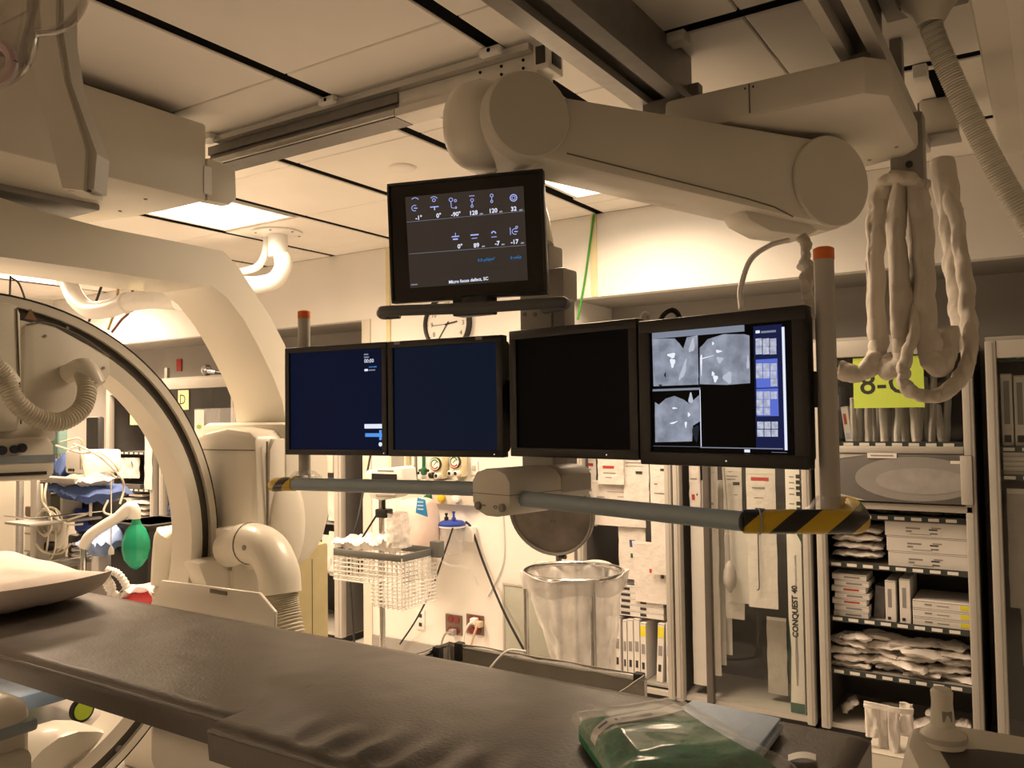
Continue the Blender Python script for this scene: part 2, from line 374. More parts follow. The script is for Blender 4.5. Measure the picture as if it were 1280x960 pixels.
# ------------------------------------------------------------------ long rails that carry the arm carriage
t = thing('ceiling_rail', 'long thick grey rail running away to the left end of the arm carriage', 'rail', (-1.06, .8, 2.65))
obj('web', MB().box(-1.10, -.985, -2.3, 2.66, 2.70, CEIL-.002), ALUD, t)
obj('flange', MB().prism([(-1.135, 2.65), (-1.075, 2.65), (-1.075, 2.672), (-1.10, 2.69), (-1.10, 2.705), (-1.135, 2.70)], 'y', -2.3, 2.63), ALU, t)
obj('flange', MB().box(-1.01, -.955, -2.3, 2.63, 2.65, 2.675), ALUD, t)
obj('end_stop', MB().box(-1.13, -.95, 2.63, 2.675, 2.64, 2.74, .008), GREYP, t)
for y in (2.47, 1.735, 1.0): obj('mounting_clip', MB().box(-.985, -.925, y-.03, y+.03, CEIL-.035, CEIL-.001, .005), WHITEP, t)
t = thing('ceiling_rail', 'slim double grey rail running away along the right side of the arm carriage', 'rail', (-.42, .8, 2.65))
obj('flange', MB().box(-.482, -.452, -2.3, 2.70, 2.65, 2.70), mat('mid_grey_aluminium', (.52, .50, .46), .42, metal=.1, var=.05), t)
obj('flange', MB().box(-.405, -.368, -2.3, 3.62, 2.65, 2.70), MATS['mid_grey_aluminium'], t)
obj('web', MB().box(-.46, -.39, -2.3, 2.66, 2.70, CEIL-.002), ALUD, t)
for y in (3.19, 3.9, 2.47): obj('mounting_clip', MB().box(-.372, -.325, y-.03, y+.03, CEIL-.05, CEIL-.002, .006), WHITEP, t)
obj('hanger', MB().box(-.405, -.37, 3.57, 3.62, 2.70, CEIL-.002), ALUD, t)
obj('hanger', MB().box(-.405, -.37, 2.9, 2.95, 2.70, CEIL-.002), ALUD, t)
# arm carriage
t = thing('arm_carriage', 'flat cream carriage box hanging under the grey ceiling rails', 'ceiling carriage', (-.65, 2.75, 2.5))
body = obj('body', MB().prism([(-.985, 2.405), (-.40, 2.405), (-.345, 2.47), (-.345, 3.03), (-.39, 3.10), (-.60, 3.18), (-.93, 3.18), (-.985, 3.1)], 'z', 2.50, 2.612, .02), CREAM2, t)
obj('panel_joint', MB().box(-.717, -.714, 2.402, 2.406, 2.515, 2.60), CREAMD, t)
for dx in (-.012, .012): obj('screw', MB().cyl((-.7155+dx, 2.407, 2.59), (-.7155+dx, 2.402, 2.59), .003, n=8), INK, t)
for x in (-1.06, -.45):
    for y in (2.5, 2.58): obj('trolley', MB().box(x-.035 if x < -.9 else x-.01, x+.10 if x < -.9 else x+.05, y, y+.06, 2.605, 2.655), ALUD, t)
for q in ((-.40, 2.95), (-.50, 3.05), (-.8, 2.5)): obj('screw', MB().cyl((q[0], q[1], 2.502), (q[0], q[1], 2.497), .006, n=8), INKG, t)
# ------------------------------------------------------------------ big cream spring arm
EL = at(645, 158, D=2.32); ER = at(1012, 237, D=2.66)
ax = (ER-EL); axn = ax.normalized(); side = V((axn.y, -axn.x, 0)).normalized()   # faces the table
if side.dot(CAM-EL) < 0: side = -side
upv = side.cross(axn); upv = upv if upv.z > 0 else -upv
t = thing('support_arm', 'thick cream spring arm carrying the monitor rack from the ceiling carriage', 'support arm', EL-V((0, 0, .15)))
RL, RR, HW = .118, .142, .10
def stadium(rl, rr, k=16):
    """outline of the arm seen from its side, in (along, up)"""
    Lg = ax.length; pts = []
    for i in range(k+1): a = pi/2+pi*i/k; pts.append((rl*cos(a), rl*sin(a)))
    for i in range(k+1): a = -pi/2+pi*i/k; pts.append((Lg+rr*cos(a), rr*sin(a)))
    return pts
def armmesh(rl, rr, h0, h1, bev=.02):
    m = MB().prism(stadium(rl, rr), 'y', h0, h1, bev)
    return m.tf(frame(EL, axn, side, upv))
Lg = ax.length
shp = [(0, .072), (Lg, RR*.93)]+[(Lg+RR*.93*sin(pi*i/16), RR*.93*cos(pi*i/16)) for i in range(1, 16)]+[(Lg, -RR*.93), (Lg*.9, -RR*.95), (0, -.108)]
obj('arm_shell', MB().prism(shp, 'y', -HW*.92, HW*.92, .02).tf(frame(EL, axn, side, upv)), CREAM, t)
def disc(c, r, h0, h1, b=.008): return MB().lathe([(0, h0), (r-b, h0), (r, h0+b), (r, h1-b), (r-b, h1), (0, h1)], frame(c, axn, upv, side), 40)
obj('end_cap', disc(EL, RL*1.0, HW*.90, HW*1.04, .004), CREAM2, t); obj('end_cap', disc(ER, RR*1.0, HW*.90, HW*1.04, .004), CREAM2, t)
obj('joint_drum', disc(EL, RL*1.04, -HW*1.5, HW*.90, .03), CREAM, t); obj('joint_drum', disc(ER, RR*1.02, -HW*1.2, HW*.90, .03), CREAM, t)
Lg = ax.length
obj('lower_cover', MB().prism([(Lg*.70, -RR*.80), (Lg*.74, -RR*1.12), (Lg*.82, -RR*1.28), (Lg*.96, -RR*1.22), (Lg*1.04, -RR*.85), (Lg, -RR*.6)], 'y', -HW*.62, HW*.62, .02).tf(frame(EL, axn, side, upv)), CREAM, t)
obj('cover_joint', MB().tube([EL+axn*.12-upv*.082+side*(HW*.925), EL+axn*(Lg*.7)-upv*RR*.74+side*(HW*.925), EL+axn*(Lg*.8)-upv*RR*.8+side*(HW*.925), EL+axn*(Lg*.87)-upv*RR*.93+side*(HW*.925)], .0022, 6), CREAMD, t)
st = V((ER.x, ER.y, ER.z)) - side*.0
obj('pivot_collar', MB().lathe([(.06, ER.z+RR*.8), (.06, 2.47), (.075, 2.485), (.078, 2.502)], Matrix.Translation((ER.x-.03, ER.y-.01, 0)), 28), GREYP, t)
hd = EL-side*.06-axn*.075
obj('tilt_head', MB().ell(hd, .10, .12, .125, 24, 16, .8), CREAM, t)
obj('head_joint', MB().ring(hd+axn*.03, .118, .003, frame(V((0, 0, 0)), side, V((0, 0, 1)), axn).to_3x3(), 40, 6), CREAMD, t)
MC = at(668, 390, D=2.57)         # monitor column, plan position
obj('drop_neck', MB().tube(spline([hd+V((.0, 0, -.05)), V((MC.x-.03, MC.y, hd.z-.17)), V((MC.x, MC.y, hd.z-.30))], 6), [.065+.0*i for i in range(13)], 18), CREAM, t)
# ------------------------------------------------------------------ right edge of the ceiling
t = thing('ceiling_beam', 'wide cream box beam at the right edge of the ceiling', 'beam', (.1, 1, 2.6))
obj('body', MB().box(-.135, .34, -2.3, 3.66, 2.60, CEIL-.002, .02), CREAM2, t)
obj('bottom_panel', MB().box(-.06, .28, -2.28, 3.60, 2.594, 2.602, .003), CREAM, t)
t = thing('hose_outlet', 'cream cone-shaped ceiling hose outlet at the top right', 'hose outlet', at(1165, 10, D=2.3))
hp = at(1163, 30, D=2.35)
obj('cone', MB().lathe([(.035, 0), (.052, .03), (.075, .06), (.08, .14), (.08, CEIL-hp.z-.01)], Matrix.Translation(hp), 24), CREAM, t)
obj('collar', MB().lathe([(.083, .07), (.086, .075), (.086, .085), (.083, .09)], Matrix.Translation(hp), 24, cap=False), CREAM2, t)
obj('base_plate', MB().box(hp.x-.13, hp.x+.09, hp.y-.06, hp.y+.12, CEIL-.03, CEIL-.002, .006), GREYP, t)
path = spline([at(1163, 32, D=2.35), at(1180, 75, D=2.35), at(1205, 130, D=2.34), at(1232, 185, D=2.33), at(1262, 240, D=2.32), at(1300, 300, D=2.3), at(1345, 350, D=2.3), at(1400, 370, D=2.3)], 60)
solo('corrugated_hose', MB().tube(path, [.030+.0018*sin(i*1.9) for i in range(len(path))], 14), CREAM2, 'cream ribbed hose hanging from the ceiling outlet at the right edge', 'hose', sharp=60)
# ------------------------------------------------------------------ monitor rack
def face(M, px, py):
    """photo position on the plane of a screen, in the screen's own x / y"""
    o = M.translation; n = M.col[2].to_3d(); d = FW + RT*((px-640)/FPX) - UP*((py-480)/FPX)
    t = (o-CAM).dot(n)/d.dot(n); q = M.inverted() @ (CAM+d*t); return (q.x, q.y)
def lay(M, h): return M @ Matrix.Translation((0, 0, h))
def fbox(M, x0, x1, y0, y1, z0, z1, bev=0): return MB().box(x0, x1, y0, y1, z0, z1, bev).tf(M)
def fquad(M, pts, h=.0006, t=.0006):
    n = len(pts); return MB().prism(pts, 'z', h, h+t).tf(M)
def bezel_mesh(M, W, H, b, depth=.03):
    m = MB(); w, h = W/2, H/2
    m.box(-w, w, h-b, h, -depth, .004, .003); m.box(-w, w, -h, -h+b, -depth, .004, .003)
    m.box(-w, -w+b, -h+b*.9, h-b*.9, -depth, .004, .002); m.box(w-b, w, -h+b*.9, h-b*.9, -depth, .004, .002)
    return m.tf(M)
def scr(name, rgb): return mat(name, (.0012, .0012, .0012), .3, var=.0, emit=rgb, estr=1.0, spec=.06)
SCRB = scr('screen_dark_blue', (.0040, .0078, .020)); SCRB2 = scr('screen_deep_blue', (.0022, .0050, .020)); SCRK = scr('screen_black', (.0006, .0006, .0006)); SCRT = mat('screen_grey_painted_reflection', (.05, .043, .038), .34, var=.1, emit=(.022, .018, .016), estr=1, spec=.5)  # upper screen: reflection of the room painted in as grey base and faint glow
SCRF = mat('screen_glass_border', (.012, .011, .010), .18, var=.1)
UIW = glow('ui_white', (.80, .84, 1.0), 1.0); UIB = glow('ui_light_blue', (.10, .32, .85), 1.0); UIC = glow('ui_cyan', (.02, .30, .75), .8); UIG = glow('ui_grey_line', (.22, .24, .30), 1.0); UIV = glow('ui_icon_violet', (.42, .48, .95), 1.0)
def monitor(name, label, M, W, H, b, screen_mat, back=.045, shellmat=None, group=None, led=None):
    t = thing(name, label, 'monitor', (0, 0, 0), group, M @ Matrix.Translation((0, -H/2, 0)))
    obj('bezel', bezel_mesh(M, W, H, b), shellmat or BLACK, t)
    obj('screen', fbox(M, -W/2+b*.95, W/2-b*.95, -H/2+b*.95, H/2-b*.95, -.012, -.003), screen_mat, t)
    obj('back_shell', fbox(M, -W/2+.012, W/2-.012, -H/2+.012, H/2-.012, -.03-back, -.028, .012), shellmat or BLACK, t)
    if led: obj('power_light', fbox(M, led-.0015, led+.0015, -H/2+b*.45-.0015, -H/2+b*.45+.0015, .004, .0048), glow('led_white', (.8, .9, .8), .9), t)
    return t
def pairframe(P0, P1):
    x = (P1-P0); x.z = 0; L = x.length; x.normalize(); z = V((x.y, -x.x, 0))
    if z.dot(CAM-P0) < 0: z = -z
    return x, V((0, 0, 1)), z, L
zc = 0
L0 = at(357, 501.5, D=2.815); L1 = at(629, 495, D=2.431); R0 = at(638, 490, D=2.40); R1 = at(1010, 486.5, D=1.809)
def sub(P0, P1, a, b, h):
    x, y, z, L = pairframe(P0, P1); c = P0.lerp(P1, (a+b)/2); return frame(c, x, y, z), L*(b-a)
def frac(P0, P1, px):
    """where along the pair the photo column px falls"""
    lo, hi = 0.0, 1.0
    for _ in range(40):
        m = (lo+hi)/2; q = P0.lerp(P1, m)-CAM; u = 640+FPX*q.dot(RT)/q.dot(FW)
        if u < px: lo = m
        else: hi = m
    return lo
HM = .36
fa = frac(L0, L1, 485); fb = frac(R0, R1, 799)
M1, W1 = sub(L0, L1, 0, fa-.004, 0); M2, W2 = sub(L0, L1, fa+.002, 1, 0); M3, W3 = sub(R0, R1, 0, fb-.003, 0); M4, W4 = sub(R0, R1, fb+.002, 1, 0)
GR = 'flat screens in the hanging row'
m1 = monitor('monitor', 'leftmost flat monitor of the row, dark blue with small text and clock readout', M1, W1, HM, .019, SCRB2, group=GR, led=W1/2-.012)
m2 = monitor('monitor', 'second monitor from the left in the row, plain dark blue screen with two tape tags', M2, W2, HM, .021, SCRB, group=GR, led=W2/2-.03)
m3 = monitor('monitor', 'switched off black monitor just left of the scan display', M3, W3, HM, .026, SCRK, group=GR, led=.12)
m4 = monitor('monitor', 'rightmost monitor of the row showing grey body scans and blue icons', M4, W4, HM, .032, SCRK, group=GR, led=.02)
for (px, py) in ((497, 429), (599, 423)):
    u, v = face(M2, px, py); obj('tape_tag', fbox(M2, u-.011, u+.011, v-.0045, v+.0045, .004, .0052), mat('tape_grey', (.35, .33, .3), .6), m2)
def ui(parent, M, px0, px1, py0, py1, m, name='screen_mark', h=-.0028, t=.0004):
    a = face(M, px0, py0); b = face(M, px1, py1)
    return obj(name, fbox(M, min(a[0], b[0]), max(a[0], b[0]), min(a[1], b[1]), max(a[1], b[1]), h, h+t), m, parent)
def utext(parent, M, body, px, py, size, m, roll=0, bold=0.0, align='CENTER', h=-.0026):
    u, v = face(M, px, py); return text(body, size, m, M @ Matrix.Translation((u, v, h)) @ Matrix.Rotation(roll, 4, 'Z'), parent, 'screen_text', .0002, align, bold)
# left screen
z4 = lambda x, y: (350+x/4.267, 420+y/4.267)
def uz(parent, M, zf, x0, x1, y0, y1, m, name='screen_mark', h=-.0028):
    a = zf(x0, y0); b = zf(x1, y1); return ui(parent, M, a[0], b[0], a[1], b[1], m, name, h)
utext(m1, M1, '00:00', *z4(472, 133), .017, UIW)
for (x0, x1, y) in ((445, 468, 98), (445, 472, 113)): uz(m1, M1, z4, x0, x1, y-3, y+3, UIG)
utext(m1, M1, '0.0 0.0 0000', *z4(492, 165), .006, UIB); uz(m1, M1, z4, 448, 466, 176, 187, UIW); uz(m1, M1, z4, 470, 505, 179, 184, UIG)
uz(m1, M1, z4, 448, 547, 470, 493, UIW, 'status_bar'); uz(m1, M1, z4, 452, 547, 519, 538, UIB, 'status_bar'); uz(m1, M1, z4, 527, 540, 502, 555, UIB, 'status_bar', -.0023)
u, v = face(M1, *z4(533, 578)); obj('round_icon', MB().lathe([(0, -.0028), (.0068, -.0028), (.0068, -.0024), (0, -.0024)], M1 @ Matrix.Translation((u, v, 0)), 20), UIW, m1)
# scan display
z7 = lambda x, y: (790+x/4.57, 380+y/4.57)
SCAN = glow('scan_grey', (.27, .29, .36), 1.0, .28, 26); SCANW = glow('scan_white', (.85, .88, .97), 1.0); NAVYS = glow('ui_navy', (.012, .015, .06), 1.0); UIP = glow('ui_panel_blue', (.11, .16, .62), 1.0); UIT = glow('ui_tile', (.46, .48, .60), 1.0, .25, 90); DKS = glow('scan_dark', (.02, .022, .03), 1.0)
uz(m4, M4, z7, 690, 872, 128, 835, NAVYS, 'side_column')
def scan(pts, m=SCAN, h=-.0026, name='scan_view'):
    return obj(name, fquad(M4, [face(M4, *z7(*p)) for p in pts][::-1], h, .0003), m, m4)
scan([(112, 200), (240, 196), (268, 225), (290, 255), (310, 190), (372, 178), (378, 460), (120, 470)])
scan([(384, 250), (400, 235), (430, 200), (520, 172), (640, 172), (668, 180), (672, 452), (540, 462), (384, 458)])
scan([(128, 560), (150, 575), (190, 540), (240, 525), (290, 545), (325, 570), (380, 520), (385, 670), (345, 695), (340, 785), (130, 790), (128, 640)])
def blob(cx, cy, rx, ry, m=SCANW, rot=0): 
    pts = []
    for i in range(14):
        a = 2*pi*i/14; k = 1+.25*sin(3*a+cx); x, y = rx*cos(a)*k, ry*sin(a)*k; pts.append((cx+x*cos(rot)-y*sin(rot), cy+x*sin(rot)+y*cos(rot)))
    return scan(pts, m, -.0022, 'scan_highlight')
for q in ((224, 293, 22, 14), (229, 335, 14, 26), (460, 225, 6, 9), (492, 270, 17, 8), (499, 318, 18, 18, glow('scan_pale', (.50, .52, .60), 1)), (474, 425, 13, 20), (460, 398, 8, 12), (660, 335, 7, 40, MATS['scan_pale']), (240, 595, 14, 5), (235, 678, 22, 5, SCANW, -.3), (322, 632, 7, 12), (305, 688, 6, 18), (333, 540, 12, 30, MATS['scan_pale']), (340, 240, 14, 40, MATS['scan_pale'], .2), (290, 380, 12, 60, MATS['scan_pale'], .3), (545, 420, 25, 32, MATS['scan_pale']), (422, 305, 40, 2.5, SCANW, -.28), (393, 340, 5, 60, SCANW)): blob(*q)
for q in ((187, 405, 5, 14), (160, 465, 9, 6), (362, 735, 18, 45), (380, 440, 4, 25)): blob(q[0], q[1], q[2], q[3], DKS)
for (a, b, c, d) in ((112, 640, 148, 156), (116, 388, 487, 490), (388, 391, 490, 815), (120, 388, 812, 815), (388, 860, 822, 825), (868, 871, 130, 835), (640, 672, 831, 848), (795, 882, 846, 850), (735, 820, 155, 160), (704, 728, 152, 166)): uz(m4, M4, z7, a, b, c, d, UIG if d-c < 9 else UIW, 'screen_line', -.0020)
for k in range(14): uz(m4, M4, z7, 118+k*37, 118+k*37+22, 172-k*1.6, 178-k*1.6, UIG, 'screen_text', -.0018)
def tiles(x0, y0, nx, ny, w_, h_, skip=()):
    for j in range(ny):
        for i in range(nx):
            if (i, j) in skip: continue
            uz(m4, M4, z7, x0+i*w_, x0+i*w_+w_-4, y0+j*h_, y0+j*h_+h_-4, UIT, 'icon_tile', -.0018)
            cx, cy = x0+i*w_+w_*.45, y0+j*h_+h_*.45
            blob(cx, cy, 7, 6, DKS if (i+j) % 2 else SCANW)
uz(m4, M4, z7, 705, 832, 318, 475, UIP, 'icon_panel', -.0022); uz(m4, M4, z7, 708, 836, 485, 640, UIP, 'icon_panel', -.0022)
tiles(704, 198, 3, 2, 41, 46); tiles(706, 340, 3, 2, 41, 44); tiles(790, 428, 1, 1, 41, 44); tiles(709, 500, 3, 3, 41, 46, ((2, 1), (2, 2))); tiles(713, 672, 3, 2, 41, 45)
# ---- top monitor
TLc, TRc, BRc, BLc = at(481.7, 230.2, D=2.367), at(677.5, 210.8, D=2.26), at(685.2, 367.3, D=2.26), at(491.5, 379.6, D=2.367)
x = ((TRc-TLc)+(BRc-BLc)).normalized(); y = ((TLc-BLc)+(TRc-BRc)); y = (y-x*y.dot(x)).normalized(); zt = x.cross(y)
MT = frame((TLc+TRc+BRc+BLc)/4, x, y, zt); WT = ((TRc-TLc).length+(BRc-BLc).length)/2; HT = ((TLc-BLc).length+(TRc-BRc).length)/2
mt = monitor('monitor', 'upper flat monitor with white number readouts above the row of screens', MT, WT, HT, .008, SCRF, back=.035)
z6 = lambda x, y: (480+x/4.8, 200+y/4.8)
obj('picture_area', fquad(MT, [face(MT, *z6(*p)) for p in ((155, 768), (862, 720), (835, 155), (125, 222))], -.0028, .0003), SCRT, mt)
RO = rad(1.5)
for s_, px, py in (('-1°', 207, 347), ('0°', 327, 333), ('-90°', 430, 325), ('128', 535, 317), ('120', 653, 304), ('32', 777, 293), ('0°', 455, 518), ('89', 553, 512), ('-7', 678, 500), ('-17', 782, 491)):
    utext(mt, MT, s_, *z6(px, py), .0165, UIW, RO, .0004)
for px, py in ((582, 321), (700, 308), (820, 298), (594, 516), (712, 505), (830, 496)): utext(mt, MT, 'cm', *z6(px, py), .0075, UIW, RO)
utext(mt, MT, '0.0 µGym²', *z6(612, 597), .0115, UIC, RO); utext(mt, MT, '0 mGy', *z6(790, 584), .0115, UIC, RO)
utext(mt, MT, 'Micro focus defect, SC', *z6(505, 722), .0125, UIW, RO, .0003)
utext(mt, MT, 'SIEMENS', *z6(505, 803), .0085, mat('logo_teal', (.05, .09, .09), .5), RO); uz(mt, MT, z6, 160, 200, 745, 749, UIG, 'screen_text')
def uline(M, parent, pts, zf, r=.0009, m=None, name='icon'):
    return obj(name, MB().tube([M @ V((*face(M, *zf(*p)), -.0022)) for p in pts], r, 5), m or UIV, parent)
uline(MT, mt, [(133, 372), (845, 305)], z6, .0005, UIG, 'rule_line'); uline(MT, mt, [(150, 563), (850, 510)], z6, .0005, UIG, 'rule_line')
def arcp(cx, cy, r, a0, a1, n=12): return [(cx+r*cos(rad(a0+(a1-a0)*i/n)), cy-r*sin(rad(a0+(a1-a0)*i/n))) for i in range(n+1)]
for cx, cy in ((182, 288), (785, 428)): uline(MT, mt, arcp(cx, cy, 17, 60, 300), z6); uline(MT, mt, [(cx-4, cy), (cx+16, cy)], z6, .0014)
uline(MT, mt, arcp(185, 250, 24, 35, 145), z6); uline(MT, mt, arcp(298, 243, 24, 35, 145), z6); uline(MT, mt, arcp(298, 240, 9, 0, 360), z6)
uline(MT, mt, [(276, 282), (326, 278)], z6, .0016); uline(MT, mt, [(302, 278), (302, 300)], z6, .0016)
uline(MT, mt, arcp(400, 238, 11, 0, 360), z6); uline(MT, mt, arcp(427, 243, 7, 0, 360), z6); uline(MT, mt, [(400, 250), (403, 285), (420, 288)], z6); uline(MT, mt, arcp(430, 285, 5, 0, 360), z6)
for cx, cy in ((527, 240), (645, 212)):
    uline(MT, mt, arcp(cx, cy, 9, 0, 360), z6); uline(MT, mt, [(cx, cy+10), (cx, cy+28)], z6); uline(MT, mt, arcp(cx, cy+36, 7, 0, 360), z6)
uline(MT, mt, [(510, 215), (542, 213)], z6); uline(MT, mt, arcp(776, 226, 20, 0, 360), z6, .0014); uline(MT, mt, arcp(776, 226, 10, 0, 360), z6)
uline(MT, mt, [(405, 460), (450, 456)], z6, .0016); uline(MT, mt, [(427, 436), (427, 458)], z6); uline(MT, mt, [(413, 475), (442, 473)], z6, .0022)
uline(MT, mt, [(518, 450), (566, 446)], z6, .002); uline(MT, mt, [(525, 470), (558, 467)], z6); uline(MT, mt, arcp(657, 440, 12, 0, 180), z6, .0016); uline(MT, mt, [(643, 462), (675, 459)], z6); uline(MT, mt, [(756, 405), (758, 448)], z6); uline(MT, mt, arcp(795, 402, 6, 0, 360), z6)
# ---- rack frame that carries the screens
MCz0, MCz1 = 1.36, EL.z-.20
t = thing('monitor_rack', 'grey column rack with push bar and striped bumpers holding the row of screens', 'monitor rack', (MC.x, MC.y, 1.3))
cx, cy = MC.x, MC.y
cyb = cy+.03
obj('column', MB().box(cx-.055, cx+.055, cyb-.03, cyb+.06, 1.40, EL.z-.28, .008), GREYC, t)
obj('column_side', MB().box(cx+.056, cx+.10, cyb-.02, cyb+.05, 1.40, EL.z-.36, .006), GREYP, t)
for k, (px, py) in enumerate(((656, 393), (669, 393))):
    q = at(px, py, Y=cyb-.03); obj('screw', MB().cyl((q.x, cyb-.036, q.z), (q.x, cyb-.028, q.z), .006, n=10), INKG, t)
x1, _, zz1, _ = pairframe(L0, L1); x2, _, zz2, _ = pairframe(R0, R1)
obj('crossbar', MB().tube([L0-zz1*.085+x1*.02, L1-zz1*.085], .03, 4), BLACK, t); obj('crossbar', MB().tube([R0-zz2*.085, R1-zz2*.085-x2*.03], .03, 4), BLACK, t)
obj('joint_plate', MB().box(L1.x-.03, R0.x+.03, max(L1.y, R0.y)+.05, max(L1.y, R0.y)+.075, L1.z-.05, L1.z+.05, .004), BLACK, t)
obj('bracket', MB().box(cx-.05, cx+.05, cyb-.07, cyb-.028, 1.60, 1.72, .004), BLACK, t)
# poles with orange tops
def pole(px, ytop, ybot, D, r, nm):
    a = at(px, ytop, D=D); b = at(px+2, ybot, D=D); b = V((a.x, a.y, b.z)); 
    o = obj(nm, MB().cyl(b, a, r, n=20), CREAM2 if nm == 'pole_left' else GREYC, t)
    obj('orange_cap', MB().lathe([(r+.001, -.012), (r+.001, .012), (r*.7, .016), (0, .016)], Matrix.Translation(a), 20), ORANGE, o); return a, b
PLa, PLb = pole(380, 394, 600, 2.86, .0205, 'end_pole'); PRa, PRb = pole(1029.5, 318, 640, 1.84, .0215, 'end_pole')
obj('pole_bracket', MB().box(R1.x-.05, PRa.x+.005, PRa.y-.012, PRa.y+.012, R1.z-.04, R1.z+.04, .004), BLACK, t)
# push bar
BL0 = at(366, 605, D=2.72); BL1 = at(598, 611, D=2.285); BR0 = at(640, 622, D=2.20); BR1 = at(930, 652, D=1.68)
obj('push_bar', MB().tube([BL0, BL1], .0205, 20), GREYTUBE, t); obj('push_bar', MB().tube([BR0, BR1], .0205, 20), GREYTUBE, t)
def stripes():
    m = mat('hazard_stripes', (.62, .40, .015), .32, var=.04); nt = m.node_tree; N = nt.nodes; L = nt.links; b = N['Principled BSDF']
    tc = N.new('ShaderNodeTexCoord'); dp = N.new('ShaderNodeVectorMath'); dp.operation = 'DOT_PRODUCT'; dp.inputs[1].default_value = (10.0*.95, 1.0, -10.5); L.new(tc.outputs['Object'], dp.inputs[0])
    fr = N.new('ShaderNodeMath'); fr.operation = 'FRACT'; L.new(dp.outputs['Value'], fr.inputs[0]); gt = N.new('ShaderNodeMath'); gt.operation = 'GREATER_THAN'; gt.inputs[1].default_value = .55; L.new(fr.outputs[0], gt.inputs[0])
    mx = N.new('ShaderNodeMix'); mx.data_type = 'RGBA'; L.new(gt.outputs[0], mx.inputs['Factor']); mx.inputs[6].default_value = (.60, .40, .015, 1); mx.inputs[7].default_value = (.012, .012, .012, 1)
    L.new(mx.outputs[2], b.inputs['Base Color']); return m
HS = stripes()
e1 = at(1050, 652, D=1.66); e2 = at(1072, 651, D=1.70); e3 = V((PRb.x, PRb.y, e2.z+.01))
bp = spline([BR1-(BR1-BR0).normalized()*.002, BR1.lerp(e1, .4), e1, e2, e3+x2*.03+V((0, .05, 0)), e3], 8)
obj('striped_bumper', MB().tube(bp, [.0245]*(len(bp)-1)+[.015], 18), HS, t, 'black and yellow striped bumper')
obj('bumper_ring', MB().ring(BR1.lerp(e1, .16), .0252, .0018, frame(V((0, 0, 0)), *basis(e1-BR1), (e1-BR1).normalized()).to_3x3(), 24, 6), GREYTUBE, t)
bp = spline([BL0+(BL1-BL0).normalized()*.01, BL0-(BL1-BL0).normalized()*.03, at(344, 606, D=2.80), V((PLb.x, PLb.y, BL0.z))], 6)
obj('striped_bumper', MB().tube(bp, .023, 16), HS, t)
obj('wrapped_joint', MB().grid(lambda u, v: V((PLb.x, PLb.y, BL0.z+.005+.03*v)) + V((cos(2*pi*u), sin(2*pi*u), 0))*(.055-.028*v)*(1+.25*sin(u*37+v*5)), 28, 6), FILM, t, 'crumpled clear plastic wrap')
obj('wrapped_joint', MB().grid(lambda u, v: V((PRb.x, PRb.y, e2.z+.01+.03*v)) + V((cos(2*pi*u), sin(2*pi*u), 0))*(.045-.02*v)*(1+.2*sin(u*41+v*4)), 28, 6), FILM, t, 'crumpled clear plastic wrap')
# centre housing under the column
hc = at(613, 616, D=2.18)
dirh = V((.22, 1, 0)).normalized(); hx = V((dirh.y, -dirh.x, 0)); HMx = frame(hc, hx, V((0, 0, 1)), -dirh)     # z faces the table
prof = [(-.072, -.028), (-.055, -.05), (-.02, -.062), (.02, -.062), (.055, -.05), (.072, -.028), (.072, .03), (.055, .052), (.02, .062), (-.02, .062), (-.055, .052), (-.072, .03)]
hs = obj('centre_housing', MB().prism(prof, 'z', -.20, .0, .006).tf(HMx), CREAM2, t)
obj('housing_tail', MB().prism([(p[0]*.8+.014, p[1]*.78+.012) for p in prof], 'z', -.33, -.20, .01).tf(HMx), GREYC, t)
obj('housing_joint', fbox(HMx, -.0725, .0725, -.004, -.0025, -.2, .0008), CREAMD, hs)
for sx in (-.046, .046): obj('knob', MB().lathe([(0, 0), (.011, 0), (.011, .006), (.008, .009), (0, .009)], HMx @ Matrix.Translation((sx, -.036, 0)), 16), GREYP, hs)
text('I', .02, INK, HMx @ Matrix.Translation((-.024, -.034, .0006)) @ Matrix.Rotation(pi/2, 4, 'Z'), hs); text('0', .02, INK, HMx @ Matrix.Translation((.02, -.036, .0006)) @ Matrix.Rotation(pi/2, 4, 'Z'), hs)
obj('neck_collar', MB().lathe([(.075, 1.36), (.075, 1.39), (.06, 1.41)], Matrix.Translation((cx, cyb, 0)), 24), GREYC, t)
# handle bar of the top monitor
pts = [at(500, 392, D=2.33), at(480, 393, D=2.33), at(478, 390, D=2.25), at(490, 388.5, D=2.20), at(590, 385, D=2.15), at(690, 378.5, D=2.10), at(703, 378, D=2.12), at(705, 381, D=2.2), at(680, 386, D=2.26)]
obj('upper_handle', MB().tube(spline(pts, 6), .0145, 14), mat('slate_grey_paint', (.10, .105, .11), .5, var=.04), t)
q = at(587, 380, D=2.30); obj('screen_mount', MB().box(q.x-.06, q.x+.06, q.y+.0, q.y+.05, q.z-.03, q.z+.02, .004), BLACK, t)
q = at(692, 355, D=2.50); obj('upper_block', MB().box(q.x-.06, q.x+.045, q.y-.02, q.y+.07, q.z-.05, q.z+.045, .008), GREYC, t)
obj('mount_arm', MB().tube([MT @ V((0, 0, -.05)), V((cx, cyb+.03, MT.translation.z))], .04, 4), BLACK, t)
